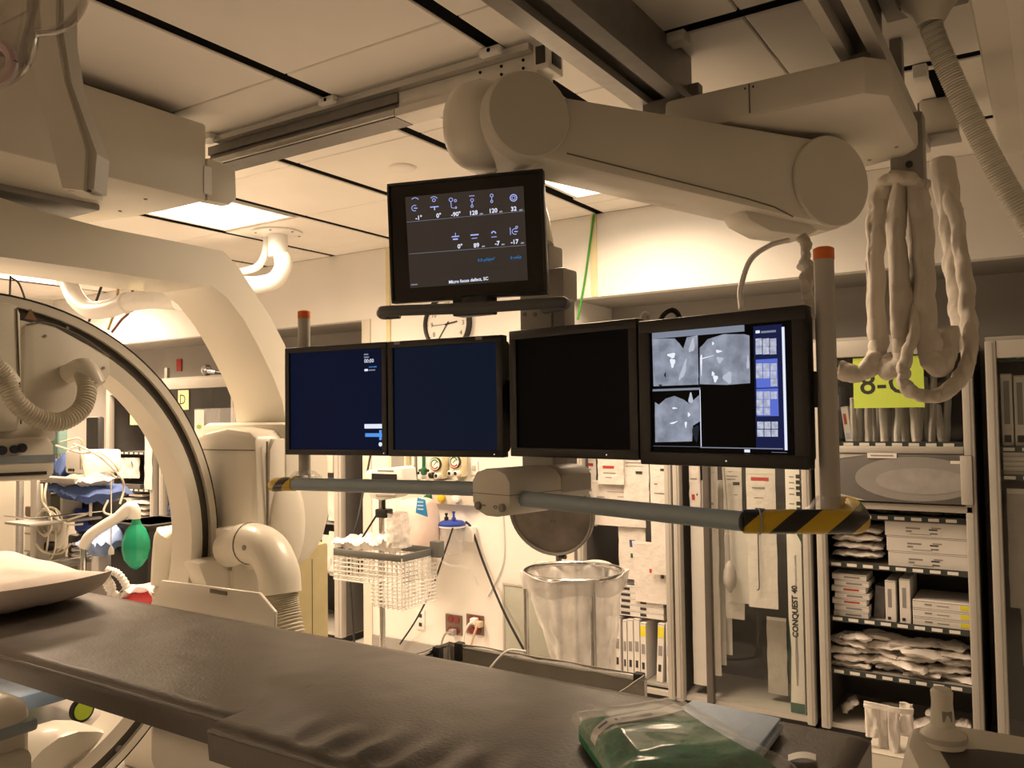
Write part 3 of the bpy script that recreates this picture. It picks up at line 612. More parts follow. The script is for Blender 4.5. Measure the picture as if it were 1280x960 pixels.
# ------------------------------------------------------------------ ceiling-hung C-arm
CY, CZ, CR, CX = 1.413, 1.122, .975, -3.10
def arcprism(r0, r1, x0, x1, a0, a1, n=56):
    m = MB(); vs = []; 
    for i in range(n+1):
        a = rad(a0+(a1-a0)*i/n); c, s = cos(a), sin(a)
        vs += [(x0, CY+r0*c, CZ+r0*s), (x1, CY+r0*c, CZ+r0*s), (x1, CY+r1*c, CZ+r1*s), (x0, CY+r1*c, CZ+r1*s)]
    fs = [(4*i+k, 4*i+(k+1) % 4, 4*i+4+(k+1) % 4, 4*i+4+k) for i in range(n) for k in range(4)]+[(3, 2, 1, 0), (4*n, 4*n+1, 4*n+2, 4*n+3)]
    return m.add(vs, fs)
t = thing('c_arm_gantry', 'large cream X-ray C-arm hanging from the ceiling around the table', 'C-arm', (-3.3, 2.6, 0))
A0, A1 = -118, 96
ring = obj('c_ring', arcprism(.838, .892, CX-.135, CX, A0, A1), CREAM, t)
obj('inner_web', arcprism(.86, .95, CX-.125, CX-.022, A0, A1), CREAM2, ring)
obj('running_groove', arcprism(.892, .936, CX-.022, CX-.018, A0, A1), mat('groove_dark', (.06, .052, .042), .5, var=.1), ring)
obj('outer_lip', arcprism(.936, .967, CX-.135, CX, A0, A1), CREAM, ring)
obj('black_edge', arcprism(.9668, .975, CX-.12, CX-.002, A0, 88), RUBBER, ring)
def pp(pts, x): return [(q.y, q.z) for q in (at(a, b, X=x) for a, b in pts)]
# L-shaped support arm
outer = [(0, 247), (55, 265), (128, 284), (230, 304), (279, 314), (298, 334), (316, 362), (338, 396), (356, 431), (368, 478), (376, 530), (381, 590)]
mid = [(0, 321), (109, 336), (200, 350), (265, 357), (284, 372), (305, 400), (322, 431), (340, 468), (353, 501), (360, 545), (362, 590)]
o_ = pp(outer, CX); i_ = pp(mid, CX)
o_ = [(.75, o_[0][1]+.0)]+o_; i_ = [(.75, i_[0][1])]+i_
m = MB(); n = min(len(o_), len(i_))
def resample(P, k):
    d = [0]
    for a, b in zip(P, P[1:]): d.append(d[-1]+math.hypot(b[0]-a[0], b[1]-a[1]))
    out = []
    for j in range(k+1):
        s_ = d[-1]*j/k; i = max(q for q in range(len(d)) if d[q] <= s_+1e-9); i = min(i, len(P)-2); f = (s_-d[i])/(d[i+1]-d[i]); out.append((P[i][0]+(P[i+1][0]-P[i][0])*f, P[i][1]+(P[i+1][1]-P[i][1])*f))
    return out
K = 48
def smooth2(P): return P
oo = resample(smooth2(o_), K); ii = resample(smooth2(i_), K)
def pair(O, I):
    # pair outer and inner outline by nearest direction so that the sections stay square to the arm
    out = []
    for k, p in enumerate(I):
        a, b = I[max(0, k-1)], I[min(K, k+1)]; tx, ty = b[0]-a[0], b[1]-a[1]
        out.append(min(O, key=lambda q: abs((q[0]-p[0])*tx+(q[1]-p[1])*ty)/math.hypot(tx, ty)+.15*math.hypot(q[0]-p[0], q[1]-p[1])))
    return [tuple(sum(out[min(max(k+d, 0), K)][c] for d in (-1, 0, 1))/3 for c in (0, 1)) for k in range(K+1)]
oo = pair(resample(smooth2(o_), 300), ii); vs = []; XF = CX-.36
for k in range(K+1):
    a, b = V((0,)+oo[k]), V((0,)+ii[k]); e = .014
    d = (a-b).normalized()*e
    sec = [(CX-e, a), (CX, a-d), (CX, b+d*.4), (CX-e*.4, b), (XF+e, b), (XF, b+d), (XF, a-d), (XF+e, a)]
    vs += [(x_, p_.y, p_.z) for x_, p_ in sec]
obj('support_arm_shell', MB().prism([(p[0], p[1]) for p in o_]+[(p[0], p[1]) for p in i_][::-1], 'x', XF, CX), CREAM, t, sharp=24)
obj('arm_foot', MB().prism([(2.56, 1.62), (2.56, 1.02), (2.62, .97), (2.70, .99), (2.79, 1.07), (2.83, 1.18), (2.83, 1.58), (2.80, 1.62)], 'x', -3.46, -2.86, .03), CREAM, t)
obj('hub_bulge', MB().ell((-2.87, 2.57, 1.17), .055, .10, .21, 20, 14), CREAM, t)
# hub box with recessed side panel
hb = obj('hub_cover', MB().prism([(-3.46, .98), (-2.90, .98), (-2.87, 1.10), (-2.89, 1.56), (-2.93, 1.585), (-3.08, 1.60), (-3.25, 1.575), (-3.46, 1.50)], 'y', 2.415, 2.60, .025), CREAM, t)
obj('cover_joint', MB().box(-3.45, -2.892, 2.412, 2.416, 1.500, 1.504), CREAMD, hb)
obj('side_panel', MB().prism([(2.462, 1.06), (2.475, 1.50), (2.50, 1.55), (2.56, 1.55), (2.56, 1.06)], 'x', -2.90, -2.866, .006), CREAM2, hb)
obj('panel_joint', MB().box(-2.872, -2.862, 2.458, 2.462, 1.06, 1.54), CREAMD, hb)
ct = obj('clamp_block', MB().box(-3.42, -2.96, 2.36, 2.62, .80, 1.05, .03), CREAM, t)
obj('clamp_shoe', MB().prism([(2.20, 1.045), (2.42, 1.045), (2.42, .85), (2.34, .83), (2.25, .93)], 'x', -3.10, -2.99, .015), CREAM, t)
obj('clamp_step', MB().box(-3.05, -2.96, 2.33, 2.43, 1.10, 1.17, .01), CREAM2, t)
obj('screw', MB().cyl((-2.985, 2.36, 1.0), (-2.98, 2.36, 1.0), .012, n=10), INKG, t)
# elbow and ribbed hose on the hub
eb = spline([(-3.0, 2.36, 1.075), (-2.86, 2.35, 1.115), (-2.74, 2.345, 1.10), (-2.665, 2.34, 1.02), (-2.645, 2.335, .93)], 8)
el = obj('hose_elbow', MB().tube(eb, [.075]*6+[.085]*(len(eb)-6), 22), CREAM, t)
obj('elbow_joint', MB().ring(eb[9], .0855, .003, frame(V((0, 0, 0)), *basis(eb[10]-eb[8]), (eb[10]-eb[8]).normalized()).to_3x3(), 30, 6), CREAMD, el)
obj('screw', MB().cyl(eb[12]+V((.02, -.088, .0)), eb[12]+V((.02, -.080, .0)), .011, n=12), INKG, el)
hp_ = spline([(-2.645, 2.335, .94), (-2.63, 2.335, .86), (-2.59, 2.33, .74), (-2.56, 2.33, .60), (-2.55, 2.34, .42)], 50)
obj('ribbed_hose', MB().tube(hp_, [.066+.005*sin(i*1.1) for i in range(len(hp_))], 18), mat('hose_cream_translucent', (.60, .56, .46), .45, var=.05), t, sharp=70)
# far elbow left of the ring
eb = spline([at(222, 700, X=-3.5), at(212, 668, X=-3.5), at(208, 690, X=-3.52), at(206, 730, X=-3.52)], 6)
obj('hose_elbow', MB().tube(eb, .062, 16), CREAM, t); h2 = spline([at(207, 705, X=-3.52), at(206, 740, X=-3.52), at(200, 800, X=-3.5)], 26)
obj('ribbed_hose', MB().tube(h2, [.05+.004*sin(i*1.1) for i in range(len(h2))], 14), MATS['hose_cream_translucent'], t, sharp=70)
# top end of the ring: cover plate, end block, ribbed loop
pl = pp([(31, 408), (44, 402), (70, 408), (138, 446), (139, 468), (118, 492), (112, 514), (96, 524), (42, 524), (28, 505)], CX+.02)
cp = obj('cover_plate', MB().prism(pl[::-1], 'x', CX-.20, CX+.02, .012), CREAM2, t)
for a, b in ((56, 420), (84, 410), (129, 460)): q = at(a, b, X=CX+.02); obj('screw', MB().cyl(q-V((.002, 0, 0)), q+V((.004, 0, 0)), .006, n=8), INKG, cp)
ln = [at(a, b, X=CX+.021) for a, b in ((33, 406), (60, 404), (100, 420), (137, 446))]; obj('plate_joint', MB().tube(spline(ln, 5), .003, 6), CREAMD, cp)
q = at(38, 393, X=CX+.004); obj('warning_triangle', MB().add([(q.x, q.y-.022, q.z-.018), (q.x, q.y+.022, q.z-.02), (q.x, q.y, q.z+.02), (q.x+.003, q.y-.022, q.z-.018), (q.x+.003, q.y+.022, q.z-.02), (q.x+.003, q.y, q.z+.02)], [(0, 2, 1), (3, 4, 5), (0, 1, 4, 3), (1, 2, 5, 4), (2, 0, 3, 5)]), mat('warning_brown', (.22, .12, .05), .6), t)
q = at(84, 410, X=CX+.004); 
eb_ = pp([(-70, 384), (-10, 378), (22, 378), (28, 392), (30, 515), (26, 540), (-70, 545)], -2.98)
ebk = obj('end_block', MB().prism(eb_[::-1], 'x', -3.36, -2.98, .02), CREAM, t); a, b = at(20.5, 385, X=-2.98), at(26, 530, X=-2.98); obj('block_joint', MB().tube([a+V((.002, 0, 0)), b+V((.002, 0, 0))], .003, 5), CREAMD, ebk)
lp = spline([at(-14, 452, X=-2.93), at(6, 474, X=-2.93), at(20, 502, X=-2.92), at(46, 522, X=-2.92), at(76, 527, X=-2.92), at(101, 512, X=-2.93), at(109, 488, X=-2.95), at(104, 466, X=-3.0)], 44)
obj('ribbed_loop', MB().tube(lp, [.031+.0030*sin(i*1.15) for i in range(len(lp))], 14), MATS['hose_cream_translucent'], t, sharp=70)
q = at(101, 467, X=-3.02); obj('loop_fitting', MB().tube(spline([q+V((-.05, -.02, .0)), q+V((.03, -.0, .02)), q+V((.06, .025, -.045))], 6), .037, 16), CREAM, t)
q = at(-4, 465, X=-2.95); obj('loop_fitting', MB().tube(spline([q+V((-.02, -.06, .02)), q, q+V((.0, .04, -.045))], 6), .042, 16), CREAM, t)
# detector below the end block
dp = pp([(-90, 549), (62, 546), (68, 556), (69, 592), (60, 600), (-90, 606)], -2.98)
dt = obj('detector', MB().prism(dp[::-1], 'x', -3.38, -2.98, .012), CREAM, t)
sp_ = pp([(-90, 573), (68, 568), (69, 577), (-90, 583)], -2.976); obj('blue_band', MB().prism(sp_[::-1], 'x', -2.99, -2.976), mat('grey_blue_band', (.25, .29, .33), .5), dt)
for a, b, r in ((1, 563, .016), (17, 561.5, .014), (26, 560, .016)): q = at(a, b, X=-2.98); obj('knob', MB().cyl(q-V((.001, 0, 0)), q+V((.012, 0, 0)), r, n=16), mat('knob_navy', (.02, .025, .05), .4), dt)
sl = pp([(-80, 595), (58, 589), (58, 593), (-80, 599)], -2.979); obj('slot', MB().prism(sl[::-1], 'x', -2.985, -2.976), BLACK, dt)
q = at(24, 540, X=-3.1); obj('detector_stem', MB().cyl(q+V((0, 0, -.03)), q+V((0, 0, .05)), .045, n=18), BLACK, dt)
q = at(14, 545, X=-3.1); obj('stem_block', MB().box(q.x-.1, q.x+.09, q.y-.12, q.y+.11, q.z-.02, q.z+.06, .01), CREAM2, dt)
# tube head at the lower end of the ring
tc_ = pp([(20, 985), (40, 950), (53, 936), (75, 920), (101, 912), (125, 912), (150, 919), (163, 926), (150, 962), (120, 1000)], -3.12)
obj('tube_cover', MB().prism(tc_[::-1], 'x', -3.34, -3.12, .03), CREAM, t)
obj('tube_housing', MB().ell((-3.24, 1.42, .30), .16, .22, .15, 20, 14, .7), CREAM, t)
q = tuple(at(148, 936, X=-3.12)); obj('screw', MB().cyl((q[0], q[1], q[2]), (q[0]+.006, q[1], q[2]), .014, n=12), INKG, t)
# ceiling carriage above the arm
t = thing('gantry_carriage', 'big cream carriage box on the ceiling above the C-arm at the upper left', 'ceiling carriage', (-3.1, 1.4, 2.49))
obj('body', MB().prism([(-3.55, .2), (-2.75, .2), (-2.75, 2.065), (-3.0, 2.065), (-3.2, 2.05), (-3.55, 1.98)], 'z', 2.49, 2.80, .015), CREAM2, t)
obj('end_flap', MB().prism([(2.066, 2.665), (2.20, 2.66), (2.205, 2.53), (2.17, 2.50), (2.066, 2.495)], 'x', -2.80, -2.748, .006), CREAM2, t)
obj('tape', MB().box(-2.7485, -2.7465, 2.05, 2.085, 2.52, 2.63), WHITEP, t)
obj('bearing', MB().box(-3.55, -2.85, .3, 2.0, 2.80, CEIL-.004), ALUD, t)
for q in ((-3.2, 1.5), (-2.9, 1.9), (-3.15, 1.95)): obj('screw', MB().cyl((q[0], q[1], 2.491), (q[0], q[1], 2.486), .007, n=8), INKG, t)
obj('swivel_plate', MB().box(-3.44, -3.12, 1.3, 1.85, 2.465, 2.492, .008), GREYP, t)
# ------------------------------------------------------------------ lamp handle and clear shield at the upper left
Dh = 1.62; fh = V((FW.x, FW.y, 0)).normalized()
t = thing('lamp_arm', 'cream lamp arm hanging down at the upper left corner', 'lamp arm', at(105, 240, D=Dh))
def plate(pts, D, th, bev):
    """outline with real thickness, standing upright"""
    P = [at(a, b, D=D) for a, b in pts]; o = P[0]; xx = V((fh.y, -fh.x, 0)); M = frame(o, xx, V((0, 0, 1)), -fh); Mi = M.inverted()
    return MB().prism([((Mi @ p).x, (Mi @ p).y) for p in P][::-1], 'z', -th, 0, bev).tf(M)
obj('arm_body', plate([(36, -60), (34, 50), (48, 107), (84, 238), (110, 241), (112, 190), (84, 105), (72, 45), (70, -60)], Dh, .075, 0), CREAM, t, sharp=20)
obj('arm_side', plate([(68, -60), (70, 45), (82, 105), (110, 190), (108, 239), (123, 240), (126, 195), (93, 107), (82, 45), (80, -60)], Dh+.012, .05, 0), CREAM2, t, sharp=20)
obj('centre_seam', MB().tube([at(51, 50, D=Dh-.002), at(63, 107, D=Dh-.002), at(97, 225, D=Dh-.002)], .0018, 5), CREAMD, t)
obj('end_window', plate([(85, 229), (84, 238), (113, 240), (113, 230)], Dh-.003, .006, .001), mat('window_dark', (.10, .095, .09), .3), t)
obj('ceiling_stem', MB().cyl(at(55, -58, D=Dh+.04), V((at(55, -58, D=Dh+.04).x, at(55, -58, D=Dh+.04).y, CEIL-.002)), .03), CREAM, t)
q = at(-22, 0, D=1.42); t = thing('lead_shield', 'curved translucent shield with a handle at the top left corner', 'shield', q-V((0, 0, .15)))
RR_ = frame(V((0, 0, 0)), V((fh.y, -fh.x, 0)), fh, V((0, 0, 1))).to_3x3()
obj('shield_dome', MB().ell(q, .095, .05, .155, 26, 16, .8, RR_), LEADG, t)
obj('shield_rim', MB().tube(spline([at(46, -30, D=1.38), at(42, 10, D=1.38), at(30, 55, D=1.38), at(26, 78, D=1.38), at(12, 95, D=1.38)], 6), .006, 8), LEADG, t)
obj('shield_handle', MB().tube(spline([at(38, 42, D=1.40), at(58, 40, D=1.44), at(78, 34, D=1.48), at(96, 18, D=1.5), at(106, -10, D=1.5), at(108, -60, D=1.5)], 8), .0125, 12, flat=.6), LEADG, t)
obj('pink_ring', MB().ring(at(-8, 78, D=1.33), .030, .009, frame(V((0, 0, 0)), V((fh.y, -fh.x, 0)), V((0, 0, 1)), -fh).to_3x3(), 28, 8), mat('pinkish_plastic', (.55, .42, .42), .4), t)
obj('shield_stem', MB().cyl(q+V((0, 0, .12)), V((q.x, q.y, CEIL-.002)), .016), CREAM, t)
# ------------------------------------------------------------------ white pipe boom on the far ceiling
t = thing('pipe_boom', 'white jointed pipe boom hanging from a round ceiling mount behind the C-arm', 'boom', at(350, 292, Z=CEIL))
BY = 3.66; fp = at(347, 290, Z=CEIL)
fl = obj('ceiling_mount', MB().lathe([(.115, 0), (.155, 0), (.16, -.012), (.115, -.02), (.0, -.02)][::-1], Matrix.Translation(fp), 30), WHITEP, t)
for k in range(6): a = 2*pi*k/6; obj('bolt', MB().cyl(fp+V((.137*cos(a), .137*sin(a), -.012)), fp+V((.137*cos(a), .137*sin(a), -.02)), .008, n=6), INKG, fl)
B = lambda x_, y_: at(x_, y_, Y=BY)
obj('drop_pipe', MB().tube([fp, V((fp.x, BY, B(352, 320).z))], .062, 20), WHITEP, t)
obj('bend_pipe', MB().tube(spline([B(353, 318), B(354, 334), B(344, 350), B(322, 356), B(296, 356), B(250, 362), B(215, 368)], 6), .056, 18), WHITEP, t)
obj('thin_pipe', MB().tube(spline([B(334, 286), B(332, 315), B(322, 333), B(300, 340), B(280, 345)], 6), .024, 12), WHITEP, t)
obj('arm_pipe', MB().tube(spline([B(225, 376), B(190, 374), B(160, 378), B(135, 386), B(112, 387), B(96, 374), B(88, 358), B(80, 335)], 6), .070, 18), WHITEP, t)
for a, b, c, d in ((160, 378, 152, 380), (85, 352, 83, 347)):
    p1, p2 = B(a, b), B(c, d); obj('joint_ring', MB().lathe([(.071, 0), (.08, .01), (.08, .035), (.071, .045)], frame(p1, *basis(p2-p1), (p2-p1).normalized()), 22, cap=False), WHITEP, t)
obj('up_pipe', MB().tube([B(81, 338), V((B(81, 338).x, BY, CEIL-.002))], .066, 18), WHITEP, t)
# ------------------------------------------------------------------ patient table
TZ = .97; TH = .078
def mwave(x_, y_):
    w_ = .004*nz3((x_, y_, 0), 3.1, 3)+.0016*nz3((x_, y_, 0), 14, 5)
    for (cx_, cy_, am, fr_) in ((-1.10, 1.27, .0085, 62), (-2.35, 1.6, .003, 16)):
        r2 = ((x_-cx_)/.28)**2+((y_-cy_)/.09)**2; w_ += am*math.exp(-r2)*sin(fr_*(x_-cx_)+9*(y_-cy_))
    return w_
BOARD = mat('white_tabletop', (.66, .63, .57), .4, var=.03); VINYL = mat('dark_grey_vinyl', (.070, .061, .053), .38, var=.10, scale=5, bump=.12, bscale=120, spec=.6)
t = thing('patient_table', 'long patient table with a thick dark grey vinyl mattress', 'patient table', (-1.75, 1.55, 0))
X0, X1, YN, YN2, YFAR, XS = -4.5, -.335, 1.245, 1.188, 1.862, -1.575
def mtop(u, v):
    x_ = X0+(X1-X0)*u; yn = YN if x_ < XS else YN2; y_ = yn+(YFAR-yn)*v; e = 0
    for d_ in (v, 1-v): e = max(e, 1-min(1, d_/.035))
    e = max(e, 1-min(1, (1-u)/.006)); z_ = TZ+mwave(x_, y_)*(1 if .03 < v < .97 else .3)-.014*e*e
    return (x_, y_, z_)
NU, NV = 220, 34
us = [i/NU for i in range(NU+1)]
m = MB(); vs = []; xs_ = sorted(set([X0+(X1-X0)*u for u in us]+[XS-.0005, XS+.0005]))
for x_ in xs_:
    u = (x_-X0)/(X1-X0)
    row = [mtop(u, j/NV) for j in range(NV+1)]; yn = YN if x_ < XS else YN2
    row = [(x_, yn, TZ-TH), (x_, yn-.004, TZ-TH*.5), (x_, yn-.003, TZ-.022)]+row+[(x_, YFAR+.003, TZ-.022), (x_, YFAR+.003, TZ-TH*.5), (x_, YFAR, TZ-TH)]
    vs += row
k = NV+7
fs = [(i*k+j, i*k+j+1, (i+1)*k+j+1, (i+1)*k+j) for i in range(len(xs_)-1) for j in range(k-1)]+[(i*k, (i+1)*k, (i+1)*k+k-1, i*k+k-1) for i in range(len(xs_)-1)]+[tuple(range(k)), tuple(range((len(xs_)-1)*k, len(xs_)*k))[::-1]]
mt_ = obj('mattress', m.add(vs, fs), VINYL, t, sharp=60)
def piping(x0, x1, yy, zz): return MB().tube([(x0+(x1-x0)*i/60, yy+.0012*sin(i*2.3), zz+.0015*nz3((i*.9, 0, 0))) for i in range(61)], .004, 6)
obj('seam_piping', piping(X0, XS, YN-.002, TZ-.014), mat('vinyl_edge', (.10, .088, .078), .45), mt_); obj('seam_piping', piping(XS, X1, YN2-.002, TZ-.014), MATS['vinyl_edge'], mt_)
obj('tabletop', MB().box(-1.99, X1-.06, 1.30, 1.82, TZ-TH-.035, TZ-TH, .012), BOARD, t); obj('carbon_board', MB().box(X0+.02, -1.99, 1.29, 1.82, TZ-TH-.012, TZ-TH-.0005, .004), RUBBER, t)
obj('side_rail', MB().box(-1.5, X1-.1, 1.265, 1.285, TZ-TH-.05, TZ-TH-.015, .004), STEEL, t); obj('side_rail', MB().box(-2.2, X1-.1, 1.835, 1.855, TZ-TH-.05, TZ-TH-.015, .004), STEEL, t)
obj('table_slide', MB().box(-2.02, -.5, 1.33, 1.75, .72, TZ-TH-.035, .03), BOARD, t)
obj('pedestal', MB().prism([(-1.95, .0), (-.75, .0), (-.72, .10), (-.80, .72), (-1.86, .72), (-1.98, .10)], 'y', 1.36, 1.72, .03), BOARD, t)
# pillow
PILLOW = mat('pillow_case', (.74, .66, .60), .75, var=.05, scale=6, bump=.35, bscale=16)
pc = V((-3.36, 1.52, TZ+.022))
m = MB().grid(lambda u, v: (0, 0, 0), 1, 1); m = MB(); N1, N2 = 44, 30; vs = []; fs = []
def pil(u, v, s_):
    a, b = u*2-1, v*2-1; th_ = ((1-abs(a)**2.6)*(1-abs(b)**2.4)); th_ = max(th_, 0)**.6
    x_ = .53*a*(1-.09*b*b); y_ = .27*b*(1-.12*a*a); z_ = (.160 if s_ > 0 else .018)*th_*s_+(.010*nz3((a*2, b*2, s_), 1.3, 2)+.006*nz3((a, b, s_), 5, 8))*th_
    z_ += .115*max(0, a)**5*.9
    return pc+V((x_, y_, z_))
for s_ in (1, -1):
    b0 = len(vs)
    for j in range(N2+1):
        for i in range(N1+1): vs.append(pil(i/N1, j/N2, s_))
    for j in range(N2):
        for i in range(N1): q = (b0+j*(N1+1)+i, b0+j*(N1+1)+i+1, b0+(j+1)*(N1+1)+i+1, b0+(j+1)*(N1+1)+i); fs.append(q if s_ > 0 else q[::-1])
pw = solo('pillow', m.add(vs, fs), PILLOW, 'pinkish white pillow lying on the dark mattress at the left edge', 'pillow', sharp=80)
# blue folded drapes and green gown in clear bag on the table
def pad(name, label, corners, z0, z1, m_, cat):
    P = [at(a, b, Z=z1) for a, b in corners]; t_ = thing(name, label, cat, (sum(p.x for p in P)/4, sum(p.y for p in P)/4, z0))
    k = 3
    for i in range(k):
        za, zb = z0+(z1-z0)*i/k, z0+(z1-z0)*(i+1)/k-.0015; d_ = .004*sin(i*2.1)
        obj('fold', MB().prism([(p.x+d_, p.y-d_) for p in P], 'z', za, zb, .004), m_, t_)
    return t_
pad('folded_drape', 'pale blue folded drape under the green gown bag', [(868, 874), (978, 897), (935, 952), (760, 938)], TZ+.004, TZ+.034, LBLUE, 'drape')
gq = [at(712, 896, Z=TZ+.05), at(845, 868, Z=TZ+.06), at(1000, 962, Z=TZ+.05), at(772, 985, Z=TZ+.05)]
def bil(u, v): return gq[0].lerp(gq[1], u).lerp(gq[3].lerp(gq[2], u), v)
def gown(u, v, ex=0):
    p = bil(.06+.88*u if not ex else u, .05+.9*v if not ex else v); e = min(u, 1-u, v, 1-v); h = min(1, e/.16)**.55
    z_ = TZ+.036+(.030)*h+.004*nz3((p.x, p.y, 0), 13, 1)*h+.011*max(0, sin(v*15+2.2*nz3((p.x, p.y, 0), 5, 4)))**3*h*max(0, v-.25)
    if ex: z_ = TZ+.041+.033*min(1, e/.20)**.5+.004*nz3((p.x, p.y, 0), 15, 9)*min(1, e/.1)+.011*max(0, sin(v*15+2.2*nz3((p.x, p.y, 0), 5, 4)))**3*min(1, e/.2)*max(0, v-.25)
    return V((p.x, p.y, z_))
t = thing('gown_pack', 'folded green gown sealed in a clear plastic bag on the table', 'gown pack', bil(.5, .5)*1.0)
gn = obj('green_gown', MB().grid(lambda u, v: gown(u, v), 60, 50, (0, 0, -.03)), GREEN, t, sharp=80)
obj('clear_bag', MB().grid(lambda u, v: gown(u, v, 1)+V((0, 0, .006)), 60, 50), BAGC, t, sharp=80)
bs = [(.06, .34), (.10, .30), (.2, .29), (.35, .28), (.5, .265), (.65, .25), (.8, .22), (.93, .18)]
m = MB(); vs = []
pts = []
for a, b in zip(bs, bs[1:]):
    for k in range(5): f = k/5; pts.append((a[0]+(b[0]-a[0])*f, a[1]+(b[1]-a[1])*f))
for (u, v) in pts:
    for dv in (-.055, .055): p = gown((u-.06)/.88 if u > .06 else 0, v+dv); vs.append(V((p.x, p.y, p.z+.0045)))
obj('paper_band', m.add(vs, [(2*i, 2*i+1, 2*i+3, 2*i+2) for i in range(len(pts)-1)]), PAPER, t)
for (u0, u1) in ((.12, .19), (.25, .27), (.30, .55)):
    vs = []
    for k in range(5):
        u = u0+(u1-u0)*k/4; v = .292-.05*(u-.1)
        for dv in (-.014, .014): p = gown((u-.06)/.88, v+dv); vs.append(V((p.x, p.y, p.z+.0055)))
    obj('band_print', MB().add(vs, [(2*i, 2*i+1, 2*i+3, 2*i+2) for i in range(4)]), mat('blue_ink', (.03, .05, .22), .6) if u1 < .28 else INKG, t)
for q in ((975, 915), (965, 945)): pass
solo('paper_tag', MB().grid(lambda u, v: at(985+35*u, 944+8*v, Z=TZ+.006)+V((0, 0, .006*sin(u*3))), 6, 3, (0, 0, .001)), PAPER, 'small white paper tag lying on the mattress end', 'paper tag')
# white flap shield on the far side of the table
P = [at(a, b, Y=2.05) for a, b in ((203, 725), (325, 741), (345, 765), (343, 805), (180, 775))]
t = thing('side_shield', 'flat white shield flap standing up behind the table edge', 'shield', (P[4].x, 2.05, P[4].z))
obj('plate', MB().prism([(p.x, p.z) for p in P][::-1], 'y', 2.045, 2.06, .005), CREAM, t)
q0, q1 = at(263, 737, Y=2.045), at(284, 741, Y=2.045); obj('slot', MB().box(q0.x, q1.x, 2.041, 2.047, q0.z-.012, q0.z+.004, .002), CREAMD, t)
obj('hinge_arm', MB().tube([(P[4].x+.3, 2.055, P[4].z+.03), (P[4].x+.3, 1.95, P[4].z-.02), (P[4].x+.3, 1.85, .86)], .012, 8), STEEL, t)
# ------------------------------------------------------------------ supply cabinets
CF = 4.42; CB = 4.93
STRIP = mat('label_strip_dark', (.035, .045, .04), .5, var=.1)
def rect(px0, py0, px1, py1, Y):
    a, b = at(px0, py0, Y=Y), at(px1, py1, Y=Y); return min(a.x, b.x), max(a.x, b.x), min(a.z, b.z), max(a.z, b.z)
def cabinet(label, x0, x1, ztop, shelves, pane=True, post=.045, strip=True, header=.08):
    t = thing('supply_cabinet', label, 'cabinet', ((x0+x1)/2, CF, 0), 'supply cabinets along the back wall')
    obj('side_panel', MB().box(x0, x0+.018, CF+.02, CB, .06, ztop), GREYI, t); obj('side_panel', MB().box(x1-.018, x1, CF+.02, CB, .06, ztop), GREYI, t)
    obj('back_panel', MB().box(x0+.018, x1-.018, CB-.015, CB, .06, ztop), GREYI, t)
    obj('top_panel', MB().box(x0, x1, CF, CB, ztop, ztop+.02), GREYC, t)
    obj('bottom_panel', MB().box(x0+.018, x1-.018, CF+.01, CB-.015, .05, .075), GREYC, t)
    for a in (x0, x1-post): 
        p_ = obj('door_post', MB().box(a, a+post, CF-.03, CF+.025, .05, ztop, .006), GREYC, t)
        obj('post_groove', MB().box(a+post*.62, a+post*.74, CF-.0315, CF-.029, .06, ztop-.01), GREYP, p_)
    obj('header_rail', MB().box(x0+post, x1-post, CF-.025, CF+.02, ztop-header, ztop, .004), GREYC, t)
    obj('plinth', MB().box(x0+.02, x1-.02, CF+.03, CB-.02, 0, .05), RUBBER, t)
    for z_ in shelves:
        s_ = obj('shelf', MB().box(x0+.018, x1-.018, CF+.035, CB-.015, z_-.012, z_), GREYP, t)
        if strip:
            obj('label_strip', MB().box(x0+post, x1-post, CF+.028, CF+.035, z_-.022, z_+.006), STRIP, s_)
            n_ = int((x1-x0-2*post)/.075)
            for i in range(n_): xx = x0+post+.012+i*.075; obj('label_card', MB().box(xx, xx+.046, CF+.026, CF+.0285, z_-.016, z_-.001), PAPER, s_)
    if pane: obj('glass_pane', MB().box(x0+post, x1-post, CF-.004, CF, .08, ztop-header), GLASS, t)
    return t
cab3 = cabinet('grey supply cabinet with lime sign, a grey drawer and shelves of white packages', -1.022, -.305, 1.985, [1.478, 1.118, .872, .598, .335], pane=False)
cab4 = cabinet('supply cabinet cut off at the right edge of the picture', -.252, .45, 1.95, [1.46, 1.33], pane=True)
cab2 = cabinet('tall supply cabinet of hanging pouches beside the narrow white carton', -1.79, -1.05, 1.985, [], pane=False, post=.04)
cab1 = cabinet('supply cabinet next to the white wall with hanging pouches and boxes', -2.40, -1.80, 1.985, [.10], pane=False, post=.04, strip=False)
cab5 = cabinet('grey cabinet just left of the white wall behind the vital signs stand', -5.10, -4.335, 1.95, [1.15, .86, .50], pane=False, post=.07, strip=False)
cab6 = cabinet('far supply cabinet partly hidden behind the C-arm curve', -6.50, -5.50, 1.98, [1.55, 1.25, .95, .62], pane=True, post=.05)
cab7 = cabinet('farthest supply cabinet beyond the anaesthesia cart', -7.30, -6.58, 1.95, [1.35, 1.02, .75, .45], pane=False, post=.05)
